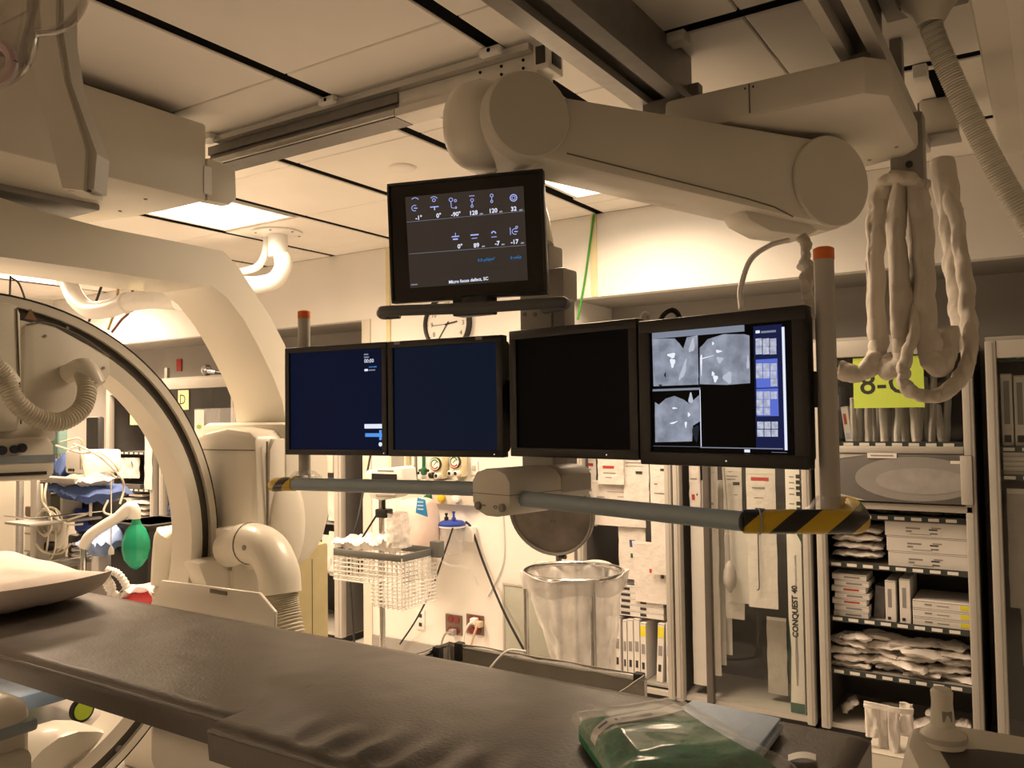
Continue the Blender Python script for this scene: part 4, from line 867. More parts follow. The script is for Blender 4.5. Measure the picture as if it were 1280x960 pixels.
# drawer of the lime-sign cabinet
x0, x1 = -.98, -.315
d = obj('drawer_front', MB().box(x0, x1, CF-.05, CF-.005, 1.195, 1.425, .006), mat('drawer_grey', (.125, .12, .118), .45, var=.06), cab3)
def ellfan(cx_, cz_, rx_, rz_, y_, a0=0, a1=360, n=40, clip=None):
    pts = [(cx_+rx_*cos(rad(a0+(a1-a0)*i/n)), cz_+rz_*sin(rad(a0+(a1-a0)*i/n))) for i in range(n)]
    if clip: pts = [(min(max(p[0], clip[0]), clip[1]), min(max(p[1], clip[2]), clip[3])) for p in pts]
    return MB().prism(pts, 'y', y_-.001, y_)
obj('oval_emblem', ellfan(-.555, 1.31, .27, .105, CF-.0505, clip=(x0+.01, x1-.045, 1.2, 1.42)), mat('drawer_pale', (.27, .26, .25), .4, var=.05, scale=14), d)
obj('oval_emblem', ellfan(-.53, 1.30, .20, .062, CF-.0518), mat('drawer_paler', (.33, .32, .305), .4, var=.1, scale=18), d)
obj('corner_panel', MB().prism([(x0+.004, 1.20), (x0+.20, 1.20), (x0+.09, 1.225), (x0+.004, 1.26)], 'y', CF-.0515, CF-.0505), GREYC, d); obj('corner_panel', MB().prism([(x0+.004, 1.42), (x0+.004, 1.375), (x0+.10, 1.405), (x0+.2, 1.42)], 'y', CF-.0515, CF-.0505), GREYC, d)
q = rect(1084, 566, 1121, 573, CF-.052); obj('paper_label', MB().box(q[0], q[1], CF-.0535, CF-.052, q[2], q[3]), PAPER, d); obj('label_print', MB().box(q[0]+.015, q[1]-.015, CF-.0545, CF-.0535, (q[2]+q[3])/2-.003, (q[2]+q[3])/2+.003), INKG, d)
q = rect(1188, 576, 1200, 580, CF-.052); obj('maker_badge', MB().box(q[0], q[1], CF-.0535, CF-.052, q[2], q[3]), PAPER, d)
obj('drawer_frame', MB().box(x1-.05, x1-.002, CF-.056, CF-.05, 1.197, 1.423, .003), GREYC, d)
obj('cross_rail', MB().box(-.977, -.35, CF-.03, CF+.02, 1.428, 1.462, .004), GREYC, cab3); obj('cross_rail', MB().box(-.977, -.32, CF-.03, CF+.02, 1.155, 1.188, .004), GREYC, cab3)
obj('glass_pane', MB().box(-.975, -.352, CF-.006, CF-.002, 1.50, 1.90), GLASS, cab3)
# lime sign
x0, x1, z0, z1 = rect(1066, 448, 1156, 509, CF-.008)
t = thing('lime_sign', 'lime green paper sign reading 8-G on the cabinet glass', 'sign', ((x0+x1)/2, CF-.01, z0))
obj('sheet', MB().box(x0, x1, CF-.012, CF-.008, z0, z1), LIME, t)
text('8-G', .155, INK, FRONT(V(((x0+x1)/2-.010, CF-.0122, (z0+z1)/2-.008))), t, 'lettering', .0004, 'CENTER', .0012)
# generic wares
def carton(name, label, x0, x1, y0, y1, z0, z1, group=None, prints=(), m=None, cat='carton', tilt=0.0, lid=True):
    base = V(((x0+x1)/2, y0, z0)); M = Matrix.Translation(base) @ Matrix.Rotation(tilt, 4, 'Y')
    t = thing(name, label, cat, base, group, M); Ti = Matrix.Translation(-base)
    def put(nm, mb, mm): return obj(nm, mb.tf(M @ Ti), mm, t)
    put('box_body', MB().box(x0, x1, y0, y1, z0, z1, .002, 1), m or CARD)
    if lid: put('flap_edge', MB().box(x0+.001, x1-.001, y0-.0008, y0+.001, z1-.006, z1-.004), INKG)
    w_, h_ = x1-x0, z1-z0
    for (u0, u1, v0, v1, mm) in prints: put('print', MB().box(x0+w_*u0, x0+w_*u1, y0-.0012, y0+.0004, z0+h_*v0, z0+h_*v1), mm)
    return t
def pouch(name, label, x0, x1, z0, z1, y, group=None, prints=(), m=None, th=.006, amp=.006, seed=0, cat='pouch', taper=0.0, skew=0.0):
    t = thing(name, label, cat, ((x0+x1)/2, y, z0), group); w_, h_ = x1-x0, z1-z0
    def S_(u, v):
        xx = x0+w_*(.5+(u-.5)*(1-taper*(1-v)))+skew*(1-v)+.004*nz3((u, v*3, seed), 2, seed); e = 1-abs(2*u-1)**4
        return V((xx, y+amp*nz3((u*1.5, v*h_*9, seed), 1.6, seed*3.1)-th*e*.5, z0+h_*v))
    obj('film_body', MB().grid(S_, 8, 14, (0, th*.5+.001, 0)), m or POUCH, t, sharp=70)
    obj('sealed_edge', MB().grid(lambda u, v: S_(u, .955+.04*v)+V((0, -.0012, 0)), 8, 1, (0, .001, 0)), PAPER, t)
    for (u0, u1, v0, v1, mm) in prints: obj('print', MB().grid(lambda u, v: S_(u0+(u1-u0)*u, v0+(v1-v0)*v)+V((0, -.0016, 0)), 4, 2, (0, .0006, 0)), mm, t)
    return t
def softpack(name, label, c, rx_, ry_, rz_, m=None, seed=0, group=None, rot=0.0, cat='package', dip=.25, roll=0.0):
    """flat crumpled sterile package"""
    R_ = Matrix.Rotation(rot, 3, 'Z') @ Matrix.Rotation(roll, 3, 'Y'); mb = MB(); vs = []; N1, N2 = 16, 8
    for s_ in (1, -1):
        for j in range(N2+1):
            for i in range(N1+1):
                a, b = i/N1*2-1, j/N2*2-1; th_ = max(0, (1-abs(a)**5)*(1-abs(b)**3))**.5
                p = V((rx_*a, ry_*b, rz_*th_*s_*(1+dip*nz3((a*2, b*2, s_), 1.7, seed))+rz_*.8*nz3((a*1.6, b*1.2, 0), 1.2, seed+7)+rz_*.45*nz3((a*6, b*3, 0), 1.2, seed+3))); vs.append(V(c)+R_ @ p)
    k = (N1+1)*(N2+1); fs = []
    for s_ in (0, 1):
        for j in range(N2):
            for i in range(N1): q = (s_*k+j*(N1+1)+i, s_*k+j*(N1+1)+i+1, s_*k+(j+1)*(N1+1)+i+1, s_*k+(j+1)*(N1+1)+i); fs.append(q if s_ == 0 else q[::-1])
    return solo(name, mb.add(vs, fs), m or POUCH, label, cat, group, sharp=70)
P3 = [(.15, .6, .55, .75, INKG), (.15, .3, .2, .45, INK), (.68, .9, .3, .42, INKG)]
# ---- lime-sign cabinet, shelf by shelf
gx = [1066, 1072, 1078, 1085, 1091, 1097, 1103, 1110, 1116, 1122, 1129, 1135, 1142, 1149, 1158, 1166, 1174, 1184]
for i, px in enumerate(gx):
    yy = CF+.06+.06*(i % 3); x = at(px, 540, Y=yy).x; zt = 1.80 if i in (14, 15) else 1.70+.05*sin(i*2.3)
    w_ = .020+.010*abs(sin(i*1.7)); z0 = 1.481; t = thing('sterile_envelope', '%s upright sterile envelope from the left on the shelf below the lime sign' % NTH[i], 'envelope', (x, yy, z0), 'envelopes below the lime sign')
    sk = .03*sin(i*3.1)
    obj('envelope_body', MB().grid(lambda u, v: V((x-w_/2+w_*u+sk*(v-.5)+.004*nz3((v*3, u, i)), yy+.012*sin(u*pi)*-1+.006*nz3((u*2, v*4, i), 1.5, i), z0+(zt-z0)*v)), 5, 10, (.006, .012, 0)), POUCHG if i % 4 == 3 else PAPER if i % 4 == 1 else POUCH, t, sharp=70)
    obj('folded_top', MB().box(x-w_/2+sk*.5, x+w_/2+sk*.5, yy-.003, yy+.008, zt-.004, zt+.004), PAPER, t)
t = thing('dark_binder', 'dark folder standing left of the lime sign inside the cabinet', 'binder', (at(1050, 540, Y=CF+.06).x, CF+.06, 1.481)); xb = at(1047, 540, Y=CF+.06).x
obj('cover', MB().box(xb-.02, xb+.022, CF+.06, CF+.30, 1.481, 1.76, .004), mat('dark_blue_card', (.03, .04, .06), .5), t); obj('spine_label', MB().box(xb-.008, xb+.012, CF+.0575, CF+.06, 1.64, 1.72), INKG, t)
x0, x1, z0, z1 = rect(1056, 508, 1066, 549, CF+.05); carton('slim_box', 'narrow pale box leaning at the left end of the envelope row', x0, x1, CF+.05, CF+.25, 1.481, z1, prints=[(.2, .8, .1, .25, LBLUE), (.2, .6, .5, .8, RED)], tilt=-.12)
# dark shelf under the drawer: a few grey pouches
for i in range(6):
    softpack('grey_pouch', '%s grey pouch from the left in the dark gap under the grey drawer' % NTH[i], (-.93+.105*i, CF+.16+.02*(i % 2), 1.136), .05, .09, .012, POUCHG, i, 'grey pouches under the drawer')
# third shelf: soft stack left, three cartons right
for i in range(4):
    zc_ = .890+.042*i; softpack('soft_pack', 'flat white soft pack, %s in the left stack on the third shelf' % ORD[3-i], (-.85+.006*sin(i*3), CF+.17, zc_+.02), .118, .12, .017, POUCH, 20+i, 'soft packs on the third shelf', rot=.03*sin(i))
for i in range(3):
    z0 = .873+.075*i; x0 = -.70-.006*i
    carton('device_carton', 'wide white carton, %s of three stacked on the third shelf' % ORD[2-i], x0, -.336, CF+.05, CF+.35, z0, z0+.073, 'three wide cartons', [(.25, .42, .5, .6, INKG), (.25, .32, .28, .40, INKG), (.30, .55, .14, .18, INKG), (.52, .62, .45, .54, INK), (.55, .66, .58, .66, INKG), (.53, .62, .22, .28, INK)])
# fourth shelf
for i in range(7):
    z0 = .599+.031*i; dx = .008*sin(i*2.7); carton('small_carton', 'thin white carton, %s in the left stack on the fourth shelf' % ORD[6-i], -.965+dx, -.80+dx, CF+.05, CF+.22, z0, z0+.029, 'thin cartons on the fourth shelf', [(.35, .8, .3, .6, RED if i in (2, 4) else INKG)])
for i, (x0, h_) in enumerate(((-.72, .20), (-.655, .215))): carton('upright_carton', '%s upright white carton in the middle of the fourth shelf' % ('left', 'right')[i], x0, x0+.048, CF+.05, CF+.30, .599, .599+h_, 'upright cartons', [(.25, .6, .35, .8, INKG), (.2, .5, .05, .12, INK)])
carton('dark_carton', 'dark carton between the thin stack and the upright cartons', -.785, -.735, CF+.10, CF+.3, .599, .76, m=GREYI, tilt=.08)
for i in range(3):
    z0 = .599+.041*i; carton('flat_carton', 'flat yellow-tagged white carton, %s of three on the fourth shelf' % ORD[2-i], -.598, -.336, CF+.05, CF+.33, z0, z0+.039, 'flat cartons with yellow tags', [(.78, .97, .25, .75, YEL), (.2, .32, .4, .6, INKG), (.4, .6, .4, .5, INKG)])
# fifth shelf: pile of long pouches
k = 0
for lay_ in range(5):
    for j in range(4):
        x_ = -.90+.155*j+.03*sin(lay_*2+j); softpack('catheter_pouch', '%s crumpled white pouch from the left, %s layer of the fifth shelf pile' % (NTH[j], ('bottom', 'second lowest', 'middle', 'second highest', 'top')[lay_]), (x_, CF+.11+.03*(j % 2)+.02*sin(lay_*3+j), .352+.036*lay_+.006*sin(j*2)), .10+.02*sin(j*5+lay_), .055, .017, POUCH, 40+k, 'pile of white pouches on the fifth shelf', rot=.35*sin(k*1.9), roll=.12*sin(k*2.3)); k += 1
# bottom compartment
for i, (px, py, w_, r_) in enumerate(((1062, 880, .05, .9), (1105, 885, .07, .1), (1120, 895, .08, -.1), (1090, 905, .05, 1.2), (1110, 920, .06, 1.4), (1150, 905, .07, .5), (1175, 895, .06, -.3), (1200, 905, .05, .2))):
    p = at(px, py, Y=CF+.12); softpack('loose_pouch', '%s loose white pouch from the left on the cabinet floor' % NTH[i], (p.x, p.y, max(.09, p.z)), w_, .05, .016, POUCH, 80+i, 'loose pouches on the cabinet floor', rot=r_*.3, roll=-r_*.8)
# ---- cabinet cut by the right edge
t = carton('header_card', 'dark green header card with white lettering at the top of the right-edge cabinet', -.20, .38, CF+.04, CF+.06, 1.855, 1.905, m=mat('dark_green_card', (.01, .05, .04), .5), cat='header card', lid=False)
text('Omni', .034, PAPER, FRONT(V((-.098, CF+.0385, 1.878))), t)
for i in range(5): carton('narrow_carton', '%s narrow upright carton from the left below the green header card' % NTH[i], -.198+.052*i, -.152+.052*i, CF+.06, CF+.28, 1.466, 1.80-.01*(i % 2), 'narrow cartons in the right-edge cabinet', [(.25, .75, .3, .9, INKG), (.2, .8, .05, .15, INK)])
for i in range(5): carton('thin_carton', 'thin flat carton, %s in the stack under the narrow cartons' % ORD[4-i], -.198, .1, CF+.05, CF+.3, 1.333+.022*i, 1.354+.022*i, 'thin cartons in the right-edge cabinet', [(.5, .7, .3, .6, INKG)])
pouch('catalog_pouch', 'large clear-fronted pouch with red print in the right-edge cabinet', -.19, .05, .72, 1.27, CF+.08, None, [(.3, .6, .62, .64, INKG), (.3, .7, .55, .56, INKG), (.3, .6, .40, .42, RED), (.3, .5, .36, .38, RED)], POUCHG, seed=4)
pouch('catalog_pouch', 'smaller grey pouch hanging lowest in the right-edge cabinet', -.15, .08, .45, .74, CF+.12, None, [], POUCHG, seed=6)
# ---- hanging pouches next to the white wall
def hang(label, a, b, c, d_, Y, prints=(), m=None, seed=0, group='pouches hanging beside the white wall', **k):
    x0, x1, z0, z1 = rect(a, b, c, d_, Y); return pouch('hanging_pouch', label, x0, x1, z0, z1, Y, group, prints, m, seed=seed, **k)
RB = [(.1, .85, .86, .90, RED), (.1, .7, .80, .82, INKG), (.2, .6, .62, .64, INKG), (.5, .8, .5, .53, INKG)]
hang('leftmost hanging pouch with a red bar beside the white wall', 725, 570, 746, 658, CF+.10, RB, seed=1)
hang('short hanging pouch with a bold red bar, second from the white wall', 747, 573, 780, 606, CF+.03, [(.2, .65, .62, .72, RED), (.2, .7, .42, .46, INKG), (.3, .55, .25, .29, INKG)], seed=2)
hang('wide hanging paper pouch below the bold red bar', 740, 600, 807, 660, CF+.06, [(.1, .25, .62, .64, INKG), (.5, .8, .65, .66, INKG), (.5, .95, .55, .56, INKG), (.55, .95, .48, .49, INKG), (.3, .9, .75, .76, INKG)], seed=3)
hang('hanging pouch with a small black block print, left of the long one', 779, 572, 812, 640, CF+.045, [(.1, .7, .90, .92, INKG), (.1, .8, .84, .85, INKG), (.5, .75, .70, .75, INK)], seed=4)
hang('long hanging clear pouch with black block print beside the cabinet post', 812, 574, 842, 720, CF+.035, [(.2, .7, .955, .965, INKG), (.5, .85, .90, .92, INK), (.2, .35, .78, .79, INKG), (.2, .8, .70, .71, INKG), (.2, .9, .6, .605, INKG)], seed=5)
hang('lower clear pouch with a blue and green connector', 773, 658, 808, 726, CF+.08, [(.42, .62, .62, .76, NAVY), (.45, .55, .42, .5, mat('connector_green', (.02, .12, .05), .5)), (.55, .8, .46, .48, PAPER)], seed=6)
hang('lowest clear pouch with a red dot beside the cabinet post', 790, 676, 843, 757, CF+.07, [(.42, .50, .50, .56, RED), (.66, .84, .62, .70, NAVY), (.72, .80, .42, .52, INK), (.8, .95, .50, .53, PAPER)], seed=7, taper=.12)
for i in range(5):
    x0, x1, z0, z1 = rect(755, 782-8*i, 830, 790-8*i, CF+.08); carton('flat_box', 'flat printed box, %s of the stack above the upright row' % ORD[4-i], x0+.004*sin(i*4), x1+.006*sin(i*3), CF+.08, CF+.38, .452+.0355*i, .486+.0355*i, 'stack of flat printed boxes', [(.3, .45, .25, .7, INK), (.62, .72, .25, .7, INK), (.08, .18, .35, .55, INKG)])
ub = [(734, 742, 0), (744, 750, 0), (751, 757, 0), (758, 766, 0), (768, 776, 0), (779, 784, 0), (785, 792, 0), (793, 800, 0), (801, 808, 1), (820, 828, 2), (833, 840, 0), (842, 846, 0)]
for i, (a, b, y_) in enumerate(ub):
    x0 = at(a, 830, Y=CF+.07).x; x1 = at(b, 830, Y=CF+.07).x; pr_ = [(.2, .8, .45, .62, INKG), (.25, .7, .18, .3, INK)]
    if y_: pr_.append((.05, .95, .76, .94, YEL))
    carton('upright_box', ('%s upright white box from the left in the low row' % NTH[i]) + (' with a yellow tag' if y_ else ''), x0, max(x1, x0+.022), CF+.07, CF+.36, .101, .435+.010*sin(i*2.1), 'upright boxes in the low row', pr_, tilt=.05 if y_ == 2 else .0)
# ---- hanging pouches of the tall cabinet
g2 = 'pouches hanging in the tall cabinet'
hang('narrow hanging pouch with red print at the left post of the tall cabinet', 861, 572, 876, 640, CF+.05, [(.2, .5, .22, .32, RED), (.65, .75, .3, .34, INK), (.1, .7, .6, .62, INKG)], group=g2, seed=11)
for i in range(4): hang('%s long white sleeve from the front at the left of the tall cabinet' % NTH[i], (862, 872, 886, 898)[i], 600, (888, 900, 908, 916)[i], 858-13*i, CF+.07+.03*i, [], PAPER, group=g2, seed=12+i)
hang('narrow white pouch right of the dark sliding door post', 885, 578, 902, 845, CF+.05, [(.1, .5, .80, .81, INKG), (.1, .6, .76, .77, INKG)], group=g2, seed=17)
hang('greyish printed pouch hanging behind the bulb tube', 903, 580, 931, 775, CF+.10, [(.2, .8, .92, .925, INKG), (.2, .7, .90, .905, INKG), (.55, .9, .865, .885, INK), (.6, .8, .8, .805, INKG)], POUCH, group=g2, seed=18)
hang('front hanging pouch with a red heading and red mark in the tall cabinet', 932, 584, 973, 762, CF+.04, [(.18, .78, .905, .93, RED), (.2, .65, .85, .86, INKG), (.25, .6, .78, .785, INKG), (.3, .65, .70, .71, INK), (.22, .36, .655, .685, RED), (.45, .5, .67, .68, INK)], group=g2, seed=19)
for i in range(3): hang('%s white layered sheet behind the red-heading pouch' % NTH[i], 912+9*i, 640, 946+9*i, 756-12*i, CF+.09+.03*i, [], PAPER, group=g2, seed=20+i, skew=-.02)
hang('clear film pouch standing low beside the narrow carton', 958, 770, 985, 870, CF+.16, [], POUCHG, group=g2, seed=25)
a, b = at(904, 585, Y=CF+.035), at(911, 700, Y=CF+.035)
t = thing('bulb_tube', 'grey tube with a teardrop bulb hanging in front of the pouches', 'bulb tube', at(912, 740, Y=CF+.03)); c_ = at(912.5, 721, Y=CF+.03)
obj('tube', MB().tube(spline([a, a.lerp(b, .5)+V((.004, 0, 0)), b], 6), .008, 8), GREYC, t); obj('bulb', MB().lathe([(.008, .085), (.02, .07), (.033, .03), (.037, -.01), (.03, -.05), (.016, -.07), (.006, -.085), (0, -.086)], Matrix.Translation(c_), 18), mat('bulb_grey', (.45, .42, .40), .4), t); obj('clip', MB().cyl(a.lerp(b, .72)-V((.012, 0, 0)), a.lerp(b, .72)+V((.016, 0, 0)), .004, n=8), WHITEP, t)
a, b = at(947, 640, Y=CF+.022), at(949, 735, Y=CF+.022); solo('thin_hook', MB().tube(spline([a, a.lerp(b, .8), b, b+V((-.012, 0, -.012))], 5), .003, 6), INK, 'thin dark hooked wire in front of the hanging pouches', 'wire')
# tall narrow carton with lettering
x0, x1, z0, z1 = rect(981, 588, 1007, 890, CF+.03)
t = thing('balloon_carton', 'tall narrow white carton lettered CONQUEST 40 beside the cabinet post', 'carton', ((x0+x1)/2, CF+.03, .076))
obj('box_body', MB().box(x0, x1, CF+.03, CF+.14, .076, 1.36, .002), PAPER, t)
DG = mat('dark_green_print', (.01, .07, .045), .5)
obj('green_corner', MB().prism([(x1, 1.13), (x1-.03, 1.12), (x1-.02, 1.0), (x1, .96)], 'y', CF+.0285, CF+.03), DG, t)
obj('green_edge', MB().prism([(x0, .56), (x0+.006, .48), (x0+.010, .40), (x0+.004, .20), (x0, .12)], 'y', CF+.0285, CF+.03), DG, t); obj('green_foot', MB().box(x0, x1, CF+.0285, CF+.03, .08, .13), DG, t)
text('CONQUEST 40', .040, INK, Matrix.Translation(V(((x0+x1)/2-.002, CF+.0288, .60))) @ Matrix.Rotation(pi/2, 4, 'X') @ Matrix.Rotation(pi/2, 4, 'Z'), t, 'lettering', .0004, 'CENTER', .0014)
text('PTA DILATATION CATHETER', .0125, INKG, Matrix.Translation(V(((x0+x1)/2+.006, CF+.0288, .81))) @ Matrix.Rotation(pi/2, 4, 'X') @ Matrix.Rotation(pi/2, 4, 'Z'), t)
obj('balloon_drawing', MB().prism([((x0+x1)/2-.003, .22), ((x0+x1)/2+.004, .22), ((x0+x1)/2+.009, .36), ((x0+x1)/2+.005, .48), ((x0+x1)/2+.002, .50), ((x0+x1)/2-.003, .48), ((x0+x1)/2-.007, .36)], 'y', CF+.0287, CF+.03), INKG, t)
for i in range(7): obj('print', MB().box(x0+.055, x0+.09, CF+.0287, CF+.03, 1.29-.03*i-(.02 if i > 3 else 0), 1.31-.03*i-(.02 if i > 3 else 0)), INK, t)
for i in range(7): obj('print', MB().box(x0+.02, x0+.045, CF+.0287, CF+.03, 1.295-.03*i-(.02 if i > 3 else 0), 1.30-.03*i-(.02 if i > 3 else 0)), INKG, t)
x0 = at(878, 640, Y=CF-.035).x; x1 = at(886, 640, Y=CF-.035).x
obj('sliding_door_post', MB().box(x0, x1, CF-.028, CF+.012, .06, 1.9, .003), mat('bronze_metal', (.11, .10, .09), .45, metal=.4), cab2)
obj('glass_pane', MB().box(x1, -1.09, CF-.004, CF, .08, 1.9), GLASS, cab2)
# ---- grey cabinet left of the wall
x0, x1, z0, z1 = rect(400, 560, 432, 592, CF-.04); d = obj('drawer_front', MB().box(-5.0, -4.41, CF-.035, CF+.01, z0, z1+.1, .006), CREAM2, cab5); 
for i in range(9): obj('grille_slat', MB().box(-4.66, -4.47, CF-.040, CF-.034, z1-.07+.011*i, z1-.063+.011*i), GREYP, d)
for i, (a, b, c, e) in enumerate(((409, 612, 430, 652), (411, 664, 431, 722), (402, 668, 414, 716))): hang('%s white wrapped pack in the cabinet left of the white wall' % NTH[i], a, b, c, e, CF+.06, [], PAPER, seed=31+i, group='packs in the grey cabinet', amp=.015)
# ---- far left cabinets
def farcarton(label, a, b, c, e, m=None, name='far_box', Y=CF+.06, prints=()): x0, x1, z0, z1 = rect(a, b, c, e, Y); return carton(name, label, x0, x1, Y, Y+.25, z0, z1, None, prints, m)
x0, x1, z0, z1 = rect(159, 505, 178, 531, CF-.04); solo('yellow_paper', MB().box(x0, x1, CF-.012, CF-.008, z0, z1), PALEY, 'pale yellow paper sign on the farthest cabinet', 'sign')
x0, x1, z0, z1 = rect(219, 488, 232, 512, CF-.04); t = thing('yellow_paper', 'pale yellow paper sign on the cabinet behind the C-arm curve', 'sign', (x0, CF-.02, z0)); obj('sheet', MB().box(x0, x1, CF-.012, CF-.008, z0, z1), PALEY, t); text('D', .12, INK, FRONT(V((x0+.06, CF-.0122, (z0+z1)/2))), t)
for i in range(3): hang('%s white towel hanging over the shelf of the farthest cabinet' % NTH[i], 148+8*i, 572, 157+8*i, 598, CF+.05, [], PAPER, seed=41+i, group='towels in the farthest cabinet', amp=.02)
hang('long white paper strip hanging on the farthest cabinet post', 181, 536, 190, 612, CF-.045, [], PAPER, seed=44)
for i in range(6): p = at(180, 660-6.5*i, Y=CF+.10); softpack('folded_linen', 'folded white linen, %s of the far stack' % ORD[5-i], (p.x, CF+.12, p.z), .14, .11, .014, PAPER, 90+i, 'far stack of folded linen')
farcarton('small cream box beside the far linen stack', 154, 622, 164, 634, CARD); farcarton('dark box on the middle shelf of the farthest cabinet', 148, 604, 175, 616, GREYI); farcarton('white flat tray on the farthest cabinet shelf', 161, 617, 178, 621, PAPER)
farcarton('red and white box low in the cabinet behind the C-arm curve', 200, 652, 214, 660, PAPER, prints=[(.1, .6, .3, .7, RED)]); p = at(215, 637, Y=CF+.1); softpack('blue_bundle', 'shiny blue bundle on the shelf behind the C-arm curve', (p.x, p.y, p.z), .06, .07, .05, BLUE, 97)
x0, x1, z0, z1 = rect(243, 511, 297, 560, CF-.27); t = thing('clear_bin', 'clear plastic bin with a small white label behind the C-arm', 'bin', ((x0+x1)/2, CF-.27, z0))
obj('bin_front', MB().box(x0, x1, CF-.27, CF-.265, z0-.1, z1), FILM, t); obj('bin_side', MB().box(x1-.004, x1, CF-.265, CF-.0305, z0-.1, z1), FILM, t); obj('bin_side', MB().box(x0, x0+.004, CF-.265, CF-.0305, z0-.1, z1), FILM, t); obj('bin_floor', MB().box(x0, x1, CF-.265, CF-.0305, z0-.11, z0-.1), FILM, t); obj('white_label', MB().box(x0+.005, x0+.12, CF-.273, CF-.2705, z0+.06, z1-.01), PAPER, t); obj('label_oval', ellfan(x0+.062, (z0+z1)/2+.01, .03, .016, CF-.2735), mat('label_green', (.3, .45, .05), .5), t)
p = at(258, 474, Y=CF+.02); t = thing('ceiling_camera', 'small silver spotlight lying on top of the far cabinet', 'spotlight', (p.x, p.y, 2.0))
obj('body', MB().tube([(p.x-.05, CF+.05, 2.045), (p.x+.09, CF+.05, 2.03)], [.025, .018], 14), STEEL, t); obj('rim', MB().lathe([(.045, 0), (.05, .02), (.03, .03)], frame(V((p.x-.05, CF+.05, 2.05)), V((0, 1, 0)), V((0, 0, 1)), V((1, 0, 0))), 18, cap=False), STEEL, t); obj('tail', MB().tube([(p.x+.09, CF+.05, 2.03), (p.x+.19, CF+.05, 2.02)], .014, 8), BLACK, t)
x0, x1, z0, z1 = rect(222, 449, 228, 464, AB); solo('red_plate', MB().box(x0, x1, AB-.015, AB-.001, z0, z1, .003), RED, 'small red wall plate above the far cabinets', 'wall plate')
p = at(207, 475, Y=CF+.1); solo('grey_post', MB().box(p.x-.02, p.x+.02, CF+.1, CF+.13, 2.002, 2.10, .003), GREYP, 'short grey post standing on the far cabinet', 'post')
# ------------------------------------------------------------------ on and before the white wall
Wf = WY
c_ = at(559, 405, Y=Wf-.02); r_ = .192
t = thing('wall_clock', 'round black-rimmed wall clock half hidden behind the monitors', 'clock', (c_.x, Wf-.03, c_.z-r_)); MK = frame(V((c_.x, Wf-.001, c_.z)), V((1, 0, 0)), V((0, 0, 1)), V((0, -1, 0)))
obj('rim', MB().lathe([(r_-.022, .012), (r_-.018, .04), (r_-.006, .045), (r_, .035), (r_, 0), (r_-.022, 0)], MK, 48, cap=False), BLACK, t)
obj('dial', MB().lathe([(0, .018), (r_-.018, .018), (r_-.018, .002), (0, .002)], MK, 40), PAPER, t)
for k in range(1, 13):
    a = pi/2-2*pi*k/12; text(str(k), .045, INK, MK @ Matrix.Translation((.76*(r_-.02)*cos(a), .76*(r_-.02)*sin(a), .0188)), t, 'numeral')
for k in range(60):
    if k % 5: continue
    a = 2*pi*k/60; obj('minute_mark', MB().box(-.0015, .0015, .93*(r_-.02), .985*(r_-.02), .0185, .0195).tf(MK @ Matrix.Rotation(a, 4, 'Z')), INK, t)
for nm, a, l_, w_ in (('hour_hand', -82, .085, .005), ('minute_hand', -216, .13, .004), ('second_hand', 92, .13, .0015)): obj(nm, MB().box(-w_, w_, -.02, l_, .021, .023).tf(MK @ Matrix.Rotation(rad(a), 4, 'Z')), INK, t)
text('SIMPLEX', .012, INKG, MK @ Matrix.Translation((0, .07, .0188)), t) if False else None
# gas and suction panel
t = thing('gas_panel', 'pale horizontal gas outlet panel with two gauges under the monitors', 'gas panel', at(555, 612, Y=Wf-.03))
x0, x1, z0, z1 = rect(503, 598, 600, 633, Wf-.04); obj('rail_body', MB().box(x0, x1, Wf-.05, Wf-.001, z0, z1, .008), CREAM2, t); obj('rail_lip', MB().box(x0, x1, Wf-.058, Wf-.05, z1-.05, z1-.03, .003), GREYC, t)
for i, (px, py) in enumerate(((546, 580), (570, 577))):
    p = at(px, py, Y=Wf-.07); rg = obj('regulator', MB().box(p.x-.055, p.x+.05, Wf-.075, Wf-.002, p.z-.10, p.z+.065, .012), mat('ivory_plastic', (.72, .66, .45), .4), t)
    Mg = frame(V((p.x, Wf-.075, p.z)), V((1, 0, 0)), V((0, 0, 1)), V((0, -1, 0)))
    obj('gauge_rim', MB().lathe([(.045, 0), (.045, .015), (.038, .017)], Mg, 24), BLACK, rg); obj('gauge_dial', MB().lathe([(0, .0165), (.039, .0165), (.039, .018), (0, .018)], Mg, 24), PAPER, rg)
    obj('gauge_scale', MB().ring((0, 0, 0), .029, .005, None, 20, 6, rad(20), rad(200)).tf(Mg @ Matrix.Translation((0, 0, .017))), mat('gauge_green', (.03, .2, .06), .5), rg); obj('gauge_scale', MB().ring((0, 0, 0), .029, .005, None, 20, 6, rad(200), rad(330)).tf(Mg @ Matrix.Translation((0, 0, .017))), RED, rg); obj('needle', MB().box(-.002, .002, -.01, .032, .019, .020).tf(Mg @ Matrix.Rotation(-.8, 4, 'Z')), INK, rg)
    for dx, mm in ((-.028, BLACK if i == 0 else WHITEP), (.022, WHITEP)): obj('knob', MB().lathe([(.02, 0), (.02, .03), (.014, .034), (0, .034)], frame(V((p.x+dx, Wf-.075, p.z-.075)), V((1, 0, 0)), V((0, 0, 1)), V((0, -1, 0))), 16), mm, rg); obj('knob_cap', MB().lathe([(.012, .034), (.012, .037), (0, .037)], frame(V((p.x+dx, Wf-.075, p.z-.075)), V((1, 0, 0)), V((0, 0, 1)), V((0, -1, 0))), 12), BLACK, rg)
